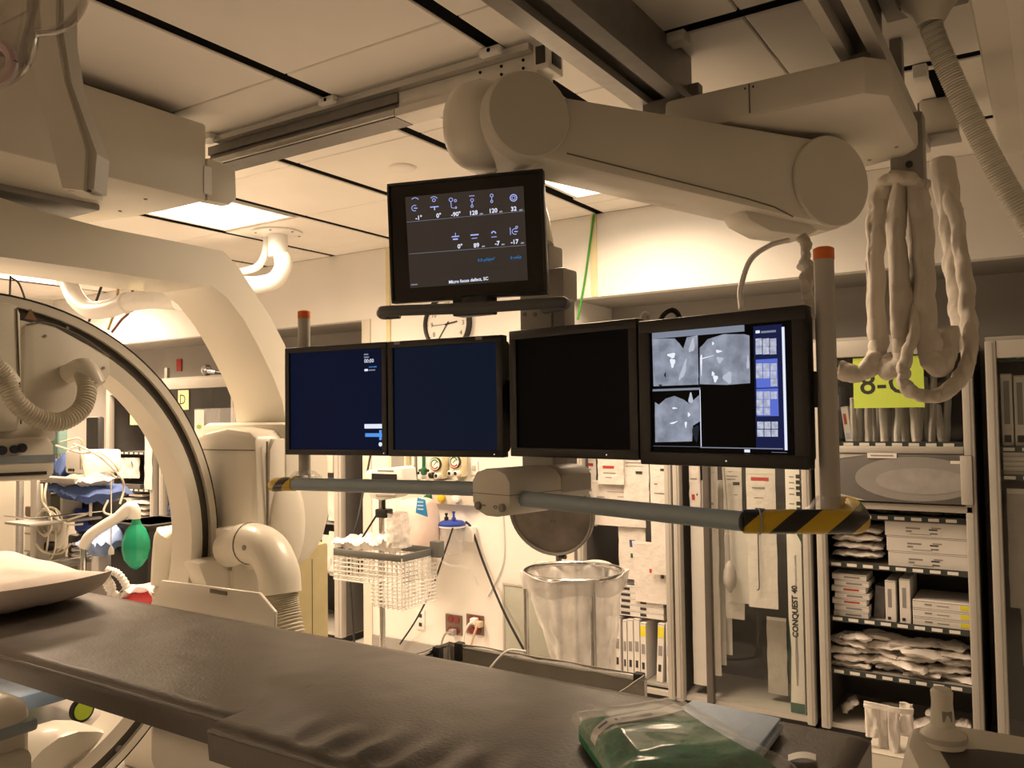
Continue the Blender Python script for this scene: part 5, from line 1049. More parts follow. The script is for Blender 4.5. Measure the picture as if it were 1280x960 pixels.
for px, py, mm in ((536, 621, mat('outlet_green', (.01, .12, .05), .45)), (553, 622, mat('outlet_yellow', (.75, .5, .02), .4)), (572, 623, WHITEP)):
    p = at(px, py, Y=Wf-.05); obj('outlet_knob', MB().lathe([(.028, 0), (.028, .025), (.02, .03), (0, .03)], frame(V((p.x, Wf-.05, p.z)), V((1, 0, 0)), V((0, 0, 1)), V((0, -1, 0))), 18), mm, t)
for px, py, h in ((531, 588, .11), (519, 591, .05)): p = at(px, py, Y=Wf-.06); obj('green_valve', MB().lathe([(.014, -.03), (.022, -.02), (.022, .01), (.012, .02), (.012, h)], Matrix.Translation((p.x, Wf-.07, p.z)), 14), MATS['outlet_green'], t); obj('valve_stem', MB().cyl((p.x-.04, Wf-.07, p.z), (p.x+.04, Wf-.07, p.z), .009, n=8), RUBBER, t)
p = at(520, 585, Y=Wf-.07); obj('flow_tube', MB().cyl((p.x, Wf-.07, p.z-.09), (p.x, Wf-.07, p.z+.16), .012, n=12), STEEL, t)
x0, x1, z0, z1 = rect(487, 568, 510, 594, Wf-.03); t = thing('wall_phone', 'cream wall unit with a dark display above the vital signs monitor', 'wall unit', ((x0+x1)/2, Wf-.02, z0)); obj('case', MB().box(x0, x1, Wf-.05, Wf-.001, z0, z1+.05, .01), MATS['ivory_plastic'], t); obj('display', MB().box(x0+.035, x1-.02, Wf-.053, Wf-.049, z0+.035, z1+.02), GREYP, t)
x0, x1, z0, z1 = rect(588, 576, 597, 594, Wf-.01); t = thing('switch_plate', 'white switch plate beside the two gauges', 'switch plate', ((x0+x1)/2, Wf-.01, z0)); obj('plate', MB().box(x0, x1, Wf-.010, Wf-.001, z0, z1, .003), WHITEP, t); obj('rocker', MB().box(x0+.015, x1-.015, Wf-.016, Wf-.009, z0+.03, z1-.03, .003), GREYC, t)
# suction canister
c_ = at(565, 655, Y=Wf-.11); t = thing('suction_canister', 'clear suction canister with a blue lid hanging on the white wall', 'canister', (c_.x, Wf-.11, c_.z-.19)); T_ = Matrix.Translation((c_.x, Wf-.11, c_.z))
obj('jar', MB().lathe([(.0, -.19), (.062, -.19), (.07, -.18), (.08, 0), (.077, 0), (.067, -.178), (.06, -.186), (0, -.186)], T_, 28), FILM, t)
ld = obj('blue_lid', MB().lathe([(.086, -.012), (.090, -.008), (.09, .006), (.07, .02), (.03, .026), (0, .026)], T_, 28), BLUE, t); obj('lid_rim', MB().lathe([(.086, -.02), (.092, -.016), (.092, -.009), (.086, -.009)], T_, 28, cap=False), WHITEP, t)
for dx, h in ((-.03, .055), (.03, .07)): obj('port', MB().lathe([(.014, .02), (.014, .045), (.008, .048), (.006, h), (.01, h+.004), (.01, h+.016), (0, h+.016)], T_ @ Matrix.Translation((dx, -.02, 0)), 12), BLUE if dx > 0 else BLACK, ld)
obj('bracket', MB().box(c_.x-.01, c_.x+.12, Wf-.05, Wf-.001, c_.z-.12, c_.z-.02, .008), WHITEP, t)
def wire(label, pts, r, m, cat='cord', name='cord'): return solo(name, MB().tube(spline(pts, 8), r, 7), m, label, cat)
Wp = lambda x_, y_, d_=.03: at(x_, y_, Y=Wf-d_)
wire('clear tubing draped below the suction canister', [Wp(552, 672, .22), Wp(548, 695, .2), Wp(560, 706, .2), Wp(575, 708, .16), Wp(590, 715, .1), Wp(598, 732, .06)], .008, FILM, 'tubing', 'tubing')
wire('black cord sagging left of the suction canister', [Wp(566, 660, .22), Wp(556, 690, .21), Wp(540, 735, .15), Wp(520, 775, .06), Wp(500, 805, .04)], .006, RUBBER)
wire('thick black cord slanting right of the suction canister', [Wp(582, 652, .04), Wp(590, 662, .03), Wp(605, 705, .03), Wp(630, 765, .1), Wp(660, 822, .12)], .008, RUBBER)
wire('thin white cord hanging on the wall right of the canister', [Wp(628, 640, .007), Wp(630, 690, .007), Wp(625, 715, .007), Wp(610, 745, .007)], .005, WHITEP)
wire('black cord hanging left of the vital signs monitor', [at(465, 560, Y=4.2), at(455, 610, Y=4.1), at(447, 650, Y=4.0), at(437, 690, Y=3.95), at(440, 760, Y=3.95), V((at(445, 800, Y=4.0).x, 4.0, .008))], .007, RUBBER)
wire('green cable hanging down the wall behind the top monitor', [at(742, 268, Y=Wf-.02), at(738, 300, Y=Wf-.02), at(731, 350, Y=Wf-.02), at(722, 400, Y=Wf-.03)], .007, mat('green_cable', (.05, .3, .03), .5), 'cable', 'cable')
def outlet(label, px0, py0, px1, py1, red=True):
    x0, x1, z0, z1 = rect(px0, py0, px1, py1, Wf-.005); t = thing('wall_outlet', label, 'outlet', ((x0+x1)/2, Wf-.008, z0)); obj('plate', MB().box(x0, x1, Wf-.008, Wf-.001, z0, z1, .002), mat('brown_steel', (.20, .15, .12), .4, metal=.5) if red else WHITEP, t)
    cx_ = (x0+x1)/2; cz_ = (z0+z1)/2
    if red:
        for dx in (-.026, .026):
            for dz in (-.036, .036): obj('socket', MB().lathe([(.024, 0), (.024, .006), (0, .007)], frame(V((cx_+dx, Wf-.008, cz_+dz)), V((1, 0, 0)), V((0, 0, 1)), V((0, -1, 0))), 14), mat('dark_red_socket', (.20, .03, .025), .5), t)
    else:
        for dz in (-.03, .03): obj('jack', MB().box(cx_-.012, cx_+.012, Wf-.012, Wf-.007, cz_+dz-.012, cz_+dz+.012), INK, t)
    return t
outlet('left red hospital outlet low on the white wall', 557, 767, 578, 795); outlet('right red hospital outlet with a plugged white cord', 583, 767, 605, 795); outlet('small white data plate left of the red outlets', 521, 762, 531, 788, False)
def plug(label, px, py, m, pts): 
    p = Wp(px, py, .03); t = thing('power_plug', label, 'plug', p); obj('plug_body', MB().box(p.x-.025, p.x+.02, p.y-.03, p.y+.015, p.z-.02, p.z+.02, .008), m, t); obj('plug_cord', MB().tube(spline([p+V((0, -.03, 0))]+pts, 6), .007, 8), m, t)
plug('white plug in the right red outlet', 594, 776, WHITEP, [Wp(585, 782, .07), Wp(580, 795, .06), Wp(577, 830, .05)])
plug('grey plug under the left red outlet', 567, 790, GREYP, [Wp(557, 792, .06), Wp(552, 805, .05), Wp(551, 830, .05)])
plug('beige plug beside the white plug', 600, 780, mat('beige_plastic', (.6, .45, .33), .5), [Wp(592, 795, .07), Wp(587, 815, .06), Wp(586, 835, .05)])
x0, x1, z0, z1 = rect(628, 728, 692, 830, Wf-.03); t = thing('access_panel', 'flat greenish grey panel leaning low against the white wall', 'panel', ((x0+x1)/2, Wf-.02, 0)); obj('board', MB().box(x0, x1, Wf-.03, Wf-.014, 0.001, z1, .003), mat('sage_grey', (.40, .41, .35), .5, var=.04), t); obj('edge_frame', MB().box(x0, x1, Wf-.034, Wf-.03, z1-.016, z1, .002).box(x0, x0+.014, Wf-.034, Wf-.03, .02, z1-.016, .002), GREYC, t)
# ------------------------------------------------------------------ vital signs monitor stand with basket
VY = 3.62; pc_ = at(477, 640, Y=VY); T0 = V((pc_.x, VY, 0))
t = thing('vitals_stand', 'rolling vital signs stand with a white monitor and wire basket', 'monitor stand', T0)
obj('pole', MB().cyl(T0+V((0, 0, .10)), T0+V((0, 0, at(477, 622, Y=VY).z)), .017, n=16), STEEL, t)
for k in range(5):
    a = 2*pi*k/5+.3; e_ = T0+V((.27*cos(a), .27*sin(a), .07)); obj('base_leg', MB().tube([T0+V((0, 0, .11)), e_], [.028, .018], 10), GREYC, t); w_ = obj('caster', MB().lathe([(.035, -.012), (.038, 0), (.035, .012)], frame(e_+V((0, 0, -.032)), V((0, 0, 1)), V((cos(a), sin(a), 0)), V((-sin(a), cos(a), 0))), 16), RUBBER, t)
x0, x1, z0, z1 = rect(455, 586, 504, 625, VY-.07); pts = [(455, 592), (458, 588), (500, 583), (503, 586), (505, 603), (501, 614), (492, 622), (474, 626), (462, 622), (455, 606)]
P = [at(a, b, Y=VY-.07) for a, b in pts]; vb = obj('vitals_case', MB().prism([(p.x, p.z) for p in P][::-1], 'y', VY-.07, VY+.05, .012), WHITEP, t)
x0, x1, z0, z1 = rect(465, 593, 496, 603, VY-.07); obj('vitals_screen', MB().box(x0, x1, VY-.074, VY-.069, z0, z1+.006), BLACK, vb); x0, x1, z0, z1 = rect(470, 617, 494, 622, VY-.07); obj('key_panel', MB().box(x0, x1, VY-.074, VY-.069, z0, z1, .002), GREYP, vb)
p = at(459.5, 600, Y=VY-.07); obj('green_button', MB().lathe([(.012, 0), (.012, .006), (0, .007)], frame(V((p.x, VY-.07, p.z)), V((1, 0, 0)), V((0, 0, 1)), V((0, -1, 0))), 14), mat('lime_plastic', (.5, .7, .05), .4), vb); p = at(482, 588.5, Y=VY-.07); obj('brand_print', MB().box(p.x-.06, p.x+.06, VY-.0712, VY-.0695, p.z-.004, p.z+.004), INKG, vb)
p = at(484, 640, Y=VY); ck = obj('clamp', MB().box(p.x-.05, p.x+.03, VY-.05, VY+.02, p.z-.03, p.z+.02, .008), BLACK, t); obj('clamp_knob', MB().cyl((p.x+.0, VY-.03, p.z+.02), (p.x+.0, VY-.03, p.z+.075), .012, n=10), BLACK, ck); obj('clamp_rod', MB().tube([(p.x-.04, VY-.04, p.z-.01), at(453, 672, Y=VY-.06)], .006, 8), BLACK, ck)
# basket: rim, wires, deep part
x0, x1, _, _ = rect(425, 690, 510, 745, VY-.12); zt = at(470, 694, Y=VY-.15).z; yb0, yb1 = VY-.17, VY+.13
def loop(x0, x1, y0, y1, z_, r, n=6): return MB().tube([(x0, y0, z_), (x1, y0, z_), (x1, y1, z_), (x0, y1, z_), (x0, y0, z_)], r, n)
obj('basket_rim', MB().box(x0, x1, yb0-.006, yb0+.006, zt-.02, zt+.02, .006).box(x0-.006, x0+.006, yb0, yb1, zt-.02, zt+.02, .006).box(x1-.006, x1+.006, yb0, yb1, zt-.02, zt+.02, .006).box(x0, x1, yb1-.006, yb1+.006, zt-.02, zt+.02, .006), mat('rim_grey', (.13, .135, .13), .5), t)
xm = x0+(x1-x0)*.56; zl, zd = zt-.155, zt-.275
bk = MB()
for i in range(6): bk.tube([(x0, yb0, zt-.03-.025*i), (x1, yb0, zt-.03-.025*i), (x1, yb1, zt-.03-.025*i), (x0, yb1, zt-.03-.025*i), (x0, yb0, zt-.03-.025*i)], .0042, 5)
for i in range(6): z_ = zl-.02*i; bk.tube([(xm, yb0, z_), (x1, yb0, z_), (x1, yb1, z_), (xm, yb1, z_), (xm, yb0, z_)], .0042, 5)
nw = 15
for i in range(nw+1):
    x_ = x0+(x1-x0)*i/nw; zb = zd if x_ > xm else zl
    bk.tube([(x_, yb0, zt), (x_, yb0, zb), (x_, yb1, zb), (x_, yb1, zt)], .0042, 5)
for i in range(1, 11):
    y_ = yb0+(yb1-yb0)*i/11; bk.tube([(x0, y_, zt), (x0, y_, zl)], .0042, 5); bk.tube([(x1, y_, zt), (x1, y_, zd)], .0042, 5)
obj('wire_basket', bk, WHITEP, t)
obj('clip_arm', MB().box(x1-.01, x1+.06, yb1-.05, yb1, zt-.03, zt+.06, .006), MATS['rim_grey'], t)
for i, (a, b, rx_, rz_) in enumerate(((440, 683, .10, .03), (458, 685, .10, .035), (478, 678, .07, .05))): p = at(a, b, Y=VY-.05); softpack('basket_pouch', '%s white pouch from the left lying in the wire basket' % NTH[i], (p.x, VY-.04+.03*i, zt+.035+.008*i), rx_, .08, rz_, POUCH, 120+i, 'pouches in the wire basket')
b0 = at(495, 672, Y=VY-.02); solo('clear_crumpled_bag', MB().grid(lambda u, v: V((b0.x, VY+.0, zt+.03))+V((cos(2*pi*u)*(.075-.02*v), sin(2*pi*u)*.06, .19*v))*(1)+V((.016*nz3((cos(2*pi*u)*2, sin(2*pi*u)*2, v*5), 1.6, 3), .016*nz3((cos(2*pi*u)*2, sin(2*pi*u)*2, v*5), 1.6, 8), 0)), 30, 14), BAGF, 'crumpled clear plastic bag standing in the wire basket', 'bag', sharp=80)
# pinkish cloth bag and blue tag behind the basket
p = at(517, 655, Y=4.2); solo('pinkish_bag', (lambda m_: (setattr(m_, 'v', [q_+V((.03*nz3(q_, 7, 3), .02*nz3(q_, 7, 5), .035*nz3(q_, 6, 9))) for q_ in m_.v]), m_)[1])(MB().ell((p.x, 4.24, p.z-.02), .15, .11, .19, 34, 24, .75)), mat('pinkish_cloth', (.70, .58, .53), .7, var=.06, bump=.5, bscale=12), 'pinkish white bag hanging behind the wire basket', 'bag')
p0, p1 = at(520, 622, Y=4.02), at(534, 642, Y=4.02); t = thing('blue_tag', 'bright blue printed tag hanging beside the gas panel', 'tag', (p0.x, 4.02, p1.z)); obj('card', MB().prism([(p0.x+.01, p0.z), (p1.x-.02, p0.z-.01), (p1.x, p1.z-.02), (p0.x-.005, p1.z)], 'y', 4.02, 4.028, .001), mat('tag_blue', (.02, .20, .45), .4), t)
for k in range(3): obj('print', MB().box(p0.x+.012, p1.x-.03, 4.0185, 4.02, p1.z+.02+.022*k, p1.z+.028+.022*k), LBLUE, t)
obj('string', MB().tube([(p0.x+.03, 4.024, p0.z-.005), (p0.x+.03, 4.2, p0.z+.06), (p0.x+.03, Wf-.05, p0.z+.07)], .002, 5), WHITEP, t)
# ------------------------------------------------------------------ linen hamper behind the table
hx0, hx1, hy0, hy1, hz = -2.30, -1.355, 2.35, 3.0, .615
FAB = mat('grey_canvas', (.30, .285, .25), .8, var=.08, scale=9, bump=.2, bscale=150)
t = thing('linen_hamper', 'grey canvas hamper on a metal frame with black corner straps behind the table', 'hamper', ((hx0+hx1)/2, 2.67, 0))
obj('top_frame', MB().tube([(hx0, hy0, hz), (hx1, hy0, hz), (hx1, hy1, hz), (hx0, hy1, hz), (hx0, hy0, hz)], .012, 8), STEEL, t)
def cloth(p, q, h, seed): 
    p, q = V(p), V(q); nrm = (q-p).normalized().cross(V((0, 0, 1)))
    return MB().grid(lambda u, v: p.lerp(q, u)+V((0, 0, -h*v+.016*(1-v)))+nrm*(.012*nz3((u*7, v*3, seed), 1, seed)+.02*sin(pi*v)*0), 30, 10, tuple(nrm*.004))
for i, (p, q) in enumerate((((hx0, hy1, hz), (hx1, hy1, hz)), ((hx0, hy0, hz), (hx0, hy1, hz)), ((hx1, hy0, hz), (hx1, hy1, hz)), ((hx0, hy0, hz), (hx1, hy0, hz)))): obj('canvas_side', cloth(p, q, .45, i), FAB, t, sharp=70)
obj('canvas_floor', MB().box(hx0, hx1, hy0, hy1, .16, .17), FAB, t)
for (x_, y_) in ((hx0+.015, hy1-.10), (hx0+.06, hy1), (hx1-.02, hy1), (hx0, hy0+.05), (hx1-.02, hy0), (hx0+.04, hy0)): obj('strap', MB().box(x_-.02, x_+.02, y_-.018, y_+.018, hz-.06, hz+.02, .006), RUBBER, t)
for (x_, y_) in ((hx0, hy0), (hx1, hy0), (hx1, hy1), (hx0, hy1)): obj('leg', MB().cyl((x_, y_, .07), (x_, y_, hz), .011, n=10), STEEL, t); obj('caster', MB().lathe([(.03, -.012), (.034, 0), (.03, .012)], frame(V((x_, y_, .036)), V((0, 0, 1)), V((1, 0, 0)), V((0, 1, 0))), 14), RUBBER, t)
wire('thin white cord knotted on the hamper edge', [(hx0+.42, hy1-.02, hz+.035), (hx0+.34, hy1-.05, hz+.03), (hx0+.27, hy1-.1, hz-.06), (hx0+.25, hy1-.12, hz-.1)], .005, WHITEP)
# ------------------------------------------------------------------ waste bag ring stand
RYc = 3.38; c_ = at(717, 715, Y=RYc); rr = .5*(at(780, 715, Y=RYc).x-at(655, 715, Y=RYc).x)*.86
t = thing('waste_bag_stand', 'steel ring stand with a clear plastic waste bag before the cabinets', 'waste bag', (c_.x, RYc, 0))
obj('ring', MB().ring(c_, rr, .012, None, 48, 10), STEEL, t)
for a in (200, 320, 80):
    q = c_+V((rr*cos(rad(a)), rr*sin(rad(a)), 0)); lg = obj('upright', MB().cyl(V((q.x, q.y, .05)), q, .012, n=10), STEEL, t); obj('caster', MB().lathe([(.024, -.01), (.028, 0), (.024, .01)], frame(V((q.x, q.y, .03)), V((0, 0, 1)), V((1, 0, 0)), V((0, 1, 0))), 12), RUBBER, lg)
obj('base_ring', MB().ring(V((c_.x, RYc, .06)), rr, .010, None, 40, 8), STEEL, t)
def bagf(u, v):
    a = 2*pi*u; k = v
    if k < .12: R_ = rr*(1.04+.06*(1-abs(k/.06-1))); z_ = -.02-.09*(1-k/.12) if False else .014*(1-abs(k/.06-1))-.07*max(0, 1-k/.06)
    else: f = (k-.12)/.88; R_ = rr*(1.04-.66*f**.9); z_ = -.62*f
    w_ = .022*nz3((cos(a)*3, sin(a)*3, k*6), 1.3, 2)+.012*sin(a*9+k*8)*(k > .12)
    sh = V((.10*max(0, k-.2), 0, 0))
    return V((c_.x, RYc, c_.z))+V(((R_+w_)*cos(a), (R_+w_)*sin(a), z_+.01*sin(a*5)))+sh
obj('clear_bag', MB().grid(bagf, 56, 36), BAGF, t, sharp=80)
# ------------------------------------------------------------------ round dark disc behind the housing
DY = 3.86; c_ = at(688, 640, Y=DY); nrm = (V((.12, -1.0, -.22))).normalized(); a_, b_ = basis(nrm); MD = frame(c_, a_, b_, nrm); rd = .243
t = thing('round_lamp', 'round dark flat head with a grey rim on a thin stand behind the push bar', 'lamp', (c_.x, DY+.05, 0))
obj('rim', MB().lathe([(rd-.016, .0), (rd-.014, .010), (rd-.006, .016), (rd, .010), (rd, -.03), (rd-.02, -.05), (0, -.06)], MD, 44, cap=False), mat('dark_rim', (.10, .092, .08), .45), t)
obj('dark_face', MB().lathe([(0, .002), (rd-.014, .002), (rd-.014, -.01), (0, -.01)], MD, 44), mat('dark_worn_face', (.075, .062, .05), .55, var=.35, scale=9), t)
for dx in (.0, .018): obj('screw', MB().cyl(MD @ V((dx, -.05, .002)), MD @ V((dx, -.05, .006)), .004, n=8), BLACK, t)
sp = c_-nrm*.055; obj('stem', MB().tube([sp, V((sp.x, sp.y+.03, sp.z-.10)), V((sp.x, sp.y+.04, sp.z-.3)), V((sp.x, sp.y+.04, .04))], .016, 10), ALUD, t); obj('stem_knob', MB().cyl((sp.x+.01, sp.y+.03, sp.z-.26), (sp.x+.05, sp.y+.03, sp.z-.26), .012, n=10), BLACK, t); obj('foot', MB().lathe([(.16, 0), (.16, .02), (.03, .045), (0, .045)], Matrix.Translation((sp.x, sp.y+.04, .001)), 30), ALUD, t)
# ------------------------------------------------------------------ cloth-sleeved cables on the right
SY = 3.12; CLOTH = mat('white_cloth_sleeve', (.62, .57, .50), .75, var=.06, scale=8, bump=.5, bscale=22)
H = lambda x_, y_, dy=0: at(x_, y_, Y=SY+dy)
def sleeve(pts, r, seed, k=16):
    p = spline(pts, k); n_ = len(p); rs = [r*(1+.16*nz3((i*.07, seed, 0), 1, seed)) for i in range(n_)]
    p = [q+V((.008*nz3((i*.2, seed, 2)), .008*nz3((i*.2, seed, 5)), 0)) for i, q in enumerate(p)]
    m = MB().tube(p, rs, 22, flat=.8)
    def cr_(v, s_): return .5-abs(nz3((v.x*1.1, v.y*1.1, v.z*.09), 26, s_))
    m.v = [v+V((.020*cr_(v, seed+21), .020*cr_(v, seed+33), 0)) for v in m.v]; m.v = [v+V((.009*nz3((v.x, v.y, v.z*.5), 9, seed), .009*nz3((v.x, v.y, v.z*.5), 9, seed+5), .003*nz3(v, 14, seed+9))) for v in m.v]; return m
t = thing('cable_bundle', 'bundle of white cloth-sleeved cables looped from the ceiling rail at the right', 'cable bundle', H(1130, 480))
cl_ = obj('rail_clamp', MB().box(-.44, -.335, SY-.04, SY+.04, 2.42, 2.648, .008), GREYP, t); obj('clamp_screw', MB().cyl((-.38, SY-.045, 2.47), (-.38, SY-.04, 2.47), .012, n=8), INK, cl_)
obj('cloth_tie', sleeve([H(1103, 232), H(1115, 222, -.04), H(1135, 224, -.05), H(1150, 232)], .030, 6), CLOTH, t, sharp=80)
obj('sleeve', sleeve([H(1122, 226), H(1100, 245, .0), H(1093, 300), H(1092, 380), H(1095, 430), H(1088, 455, -.03), H(1068, 468, -.05), H(1046, 461, -.06)], .036, 1), CLOTH, t, sharp=80)
obj('sleeve', sleeve([H(1122, 230, -.03), H(1118, 290, -.04), H(1122, 370, -.05), H(1127, 425, -.05), H(1124, 452, -.06), H(1108, 462, -.05), H(1098, 450, -.03)], .038, 2), CLOTH, t, sharp=80)
obj('sleeve', sleeve([H(1142, 230, -.02), H(1150, 290, -.03), H(1153, 370, -.04), H(1160, 430, -.04), H(1168, 456, -.04), H(1180, 440, .0), H(1182, 410, .04)], .040, 3), CLOTH, t, sharp=80)
obj('sleeve', sleeve([H(1146, 232, .03), H(1140, 320, .03), H(1142, 400, -.06), H(1134, 440, -.09), H(1128, 470, -.10), H(1140, 490, -.10), H(1168, 495, -.08), H(1195, 475, -.02), H(1209, 440, .05), H(1206, 380, .15), H(1196, 290, .3), H(1180, 205, .42)], .026, 4, 16), CLOTH, t, sharp=80)
obj('flat_sleeve', sleeve([H(1176, 200, .42), H(1186, 280, .35), H(1196, 360, .25), H(1203, 430, .12)], .040, 5), CLOTH, t, sharp=80)
t = thing('ceiling_bracket', 'small cream bracket box under the ceiling above the right cables', 'bracket', (-.33, 3.62, 2.66)); obj('box', MB().box(-.395, -.27, 3.54, 3.68, 2.70, CEIL-.003, .008), CREAM2, t); obj('lip', MB().box(-.40, -.265, 3.53, 3.69, 2.69, 2.70), GREYP, t)
wire('thin white cable arching up from the scan monitor to the arm', [at(927, 387, D=2.1), at(926, 360, D=2.2), at(938, 325, D=2.35), at(962, 307, D=2.45), at(985, 300, D=2.5)], .008, WHITEP, 'cable', 'cable')
solo('cloth_strip', sleeve([at(1003, 296, D=2.45), at(1004, 320, D=2.2), at(1008, 345, D=1.97), at(1013, 370, D=1.93), at(1014, 395, D=1.92)], .014, 9), CLOTH, 'short crumpled white cloth strip between the arm end and the right pole', 'cloth strip', sharp=80)
wire('black cable loop standing above the scan monitor', [at(824, 415, D=2.12), at(827, 398, D=2.10), at(833, 390, D=2.10), at(842, 388, D=2.10), at(849, 396, D=2.10), at(851, 415, D=2.10)], .007, RUBBER, 'cable', 'cable')
wire('white cable end sticking up behind the black monitor', [at(803, 415, D=2.16), at(804, 400, D=2.16), at(806, 393, D=2.16), at(812, 396, D=2.16)], .009, WHITEP, 'cable', 'cable')
# ------------------------------------------------------------------ control console at the table end
cM = at(1205, 935, D=1.30); fd = V((FW.x, FW.y, 0)).normalized(); rx = V((fd.y, -fd.x, 0)); tilt = rad(24)
yv = fd*cos(tilt)+V((0, 0, 1))*sin(tilt); zv = rx.cross(yv); KM = frame(cM, rx, yv, zv)
t = thing('control_console', 'cream table-side control console with a dark display and upright handle', 'control console', (cM.x, cM.y, 0))
bd = obj('console_body', MB().prism([(-.10, -.16), (.20, -.16), (.20, .0), (.08, .035), (.005, .055), (-.06, .05), (-.085, .01)], 'z', -.09, 0, .012).tf(KM), CREAM, t)
obj('display', MB().prism([(-.045, -.15), (.19, -.15), (.19, -.035), (.02, -.004), (-.04, -.004)], 'z', -.002, .003, .002).tf(KM), mat('console_dark', (.07, .065, .06), .3), bd)
hq = KM @ V((-.022, .022, 0)); Mh = Matrix.Translation(hq)
hn = obj('handle', MB().lathe([(.034, -.01), (.034, .006), (.026, .012), (.018, .02), (.0155, .055), (.0165, .072), (.013, .077), (0, .077)], Mh, 24), CREAM, t); obj('handle_ring', MB().lathe([(.035, -.002), (.036, .002), (.035, .006)], Mh, 24, cap=False), GREYC, hn); obj('handle_pad', MB().box(-.008, .008, -.0165, -.012, .028, .046, .002).tf(Mh @ Matrix.Rotation(YAW, 4, 'Z')), GREYP, hn)
obj('console_post', MB().cyl((cM.x+.05, cM.y, .04), (cM.x+.05, cM.y, cM.z-.09), .03, n=14), GREYC, t); obj('console_foot', MB().lathe([(.17, 0), (.17, .02), (.04, .05), (0, .05)], Matrix.Translation((cM.x+.05, cM.y, 0)), 28), GREYC, t)
# ------------------------------------------------------------------ lower left: near console, cart, clutter
t = thing('floor_console', 'cream floor console with a grey band at the lower left corner', 'console', (-2.38, 1.05, 0))
obj('body', MB().box(-2.62, -2.20, .80, 1.14, .02, .945, .05, 4), CREAM, t); obj('grey_band', MB().box(-2.60, -2.195, .82, 1.145, .852, .885, .01), GREYTUBE, t); obj('step', MB().box(-2.23, -2.165, .82, 1.12, .02, .82, .02), CREAM, t); obj('foot', MB().box(-2.6, -2.18, .84, 1.1, 0, .03), RUBBER, t)
AX, AY = -4.78, 2.50
t = thing('anaesthesia_cart', 'cluttered anaesthesia cart with shelves and blue base beyond the pillow', 'medical cart', (AX, AY, 0))
obj('base_slab', MB().box(AX-.38, AX+.26, AY-.28, AY+.16, .13, .22, .02), mat('steel_blue', (.16, .24, .36), .5), t)
obj('base_panel', MB().box(AX-.1, AX+.24, AY-.285, AY-.28, .135, .18), CREAM2, t)
obj('device_bracket', MB().box(AX-.02, AX+.36, AY-.02, AY+.06, 1.30, 1.33, .004), GREYP, t)
for i, (x_, y_) in enumerate(((AX+.29, AY+.07), (AX+.2, AY-.24), (AX-.32, AY-.24), (AX-.32, AY+.12))):
    MW = frame(V((x_, y_, .066)), V((0, 1, 0)), V((0, 0, 1)), V((1, 0, 0))); wl = obj('wheel', MB().lathe([(.045, -.018), (.064, -.014), (.066, 0), (.064, .014), (.045, .018)], MW, 24), RUBBER, t); obj('wheel_hub', MB().lathe([(0, .022), (.05, .020), (.052, .014), (0, .012)], MW, 24), MATS['lime_plastic'], wl)
obj('column', MB().box(AX-.05, AX+.02, AY-.04, AY+.04, .22, 1.32, .006), GREYC, t)
for z_ in (.62, .86, 1.10): 
    sh = obj('shelf', MB().box(AX+.0, AX+.26, AY-.2, AY+.2, z_-.015, z_, .004), GREYP, t); obj('shelf_rail', MB().tube([(AX+.0, AY-.2, z_+.03), (AX+.26, AY-.2, z_+.03), (AX+.26, AY+.2, z_+.03)], .005, 6), STEEL, sh)
obj('wood_pole', MB().cyl((AX-.02, AY-.34, .10), (AX-.02, AY-.34, .45), .022, n=12), mat('pale_wood', (.62, .50, .28), .6), t)
def cartbox(label, name, px0, py0, px1, py1, m, D=4.75, dep=.2, cat='box', parts=()):
    a, b = at(px0, py0, D=D), at(px1, py1, D=D); y0 = min(a.y, b.y); t_ = thing(name, label, cat, ((a.x+b.x)/2, y0, min(a.z, b.z))); obj('case', MB().box(min(a.x, b.x), max(a.x, b.x), y0, y0+dep, min(a.z, b.z), max(a.z, b.z), .014), m, t_)
    if cat == 'screen': obj('stand', MB().cyl(((a.x+b.x)/2, y0+dep*.5, .012), ((a.x+b.x)/2, y0+dep*.5, min(a.z, b.z)+.02), .02, n=10), STEEL, t_); obj('stand_foot', MB().lathe([(.08, 0), (.08, .012), (0, .03)], Matrix.Translation(((a.x+b.x)/2, y0+dep*.5, .001)), 20), ALUD, t_)
    for (u0, u1, v0, v1, mm) in parts: w_, h_ = abs(b.x-a.x), abs(b.z-a.z); obj('front_mark', MB().box(min(a.x, b.x)+w_*u0, min(a.x, b.x)+w_*u1, y0-.003, y0+.002, min(a.z, b.z)+h_*v0, min(a.z, b.z)+h_*v1), mm, t_)
    return t_
cartbox('white rounded device on top of the anaesthesia cart', 'white_device', 81, 563, 134, 591, WHITEP, 4.7, .22, 'device', [(.2, .28, .1, .22, INK), (.31, .38, .1, .22, INK), (.42, .5, .1, .22, INK), (.8, .84, .2, .8, GREYP), (.9, .94, .2, .8, GREYP)])
cartbox('teal backed screen behind the detector', 'teal_screen', 58, 534, 93, 568, mat('teal_grey', (.16, .27, .25), .4), 5.2, .06, 'screen', [(.03, .97, .03, .97, mat('teal_dark', (.12, .22, .20), .3))])
cartbox('dark blank screen beyond the white device', 'dark_screen', 108, 521, 140, 566, mat('dark_grey_case', (.05, .05, .05), .4), 5.6, .05, 'screen', [(.04, .96, .06, .96, BLACK)])
cartbox('yellow and brown box on the cart shelf', 'drug_box', 56, 604, 83, 615, mat('ochre_card', (.42, .30, .10), .6), 4.75, .15); cartbox('greenish grey box on the cart shelf', 'grey_box', 40, 618, 76, 640, mat('olive_grey', (.26, .25, .19), .6), 4.75, .18)
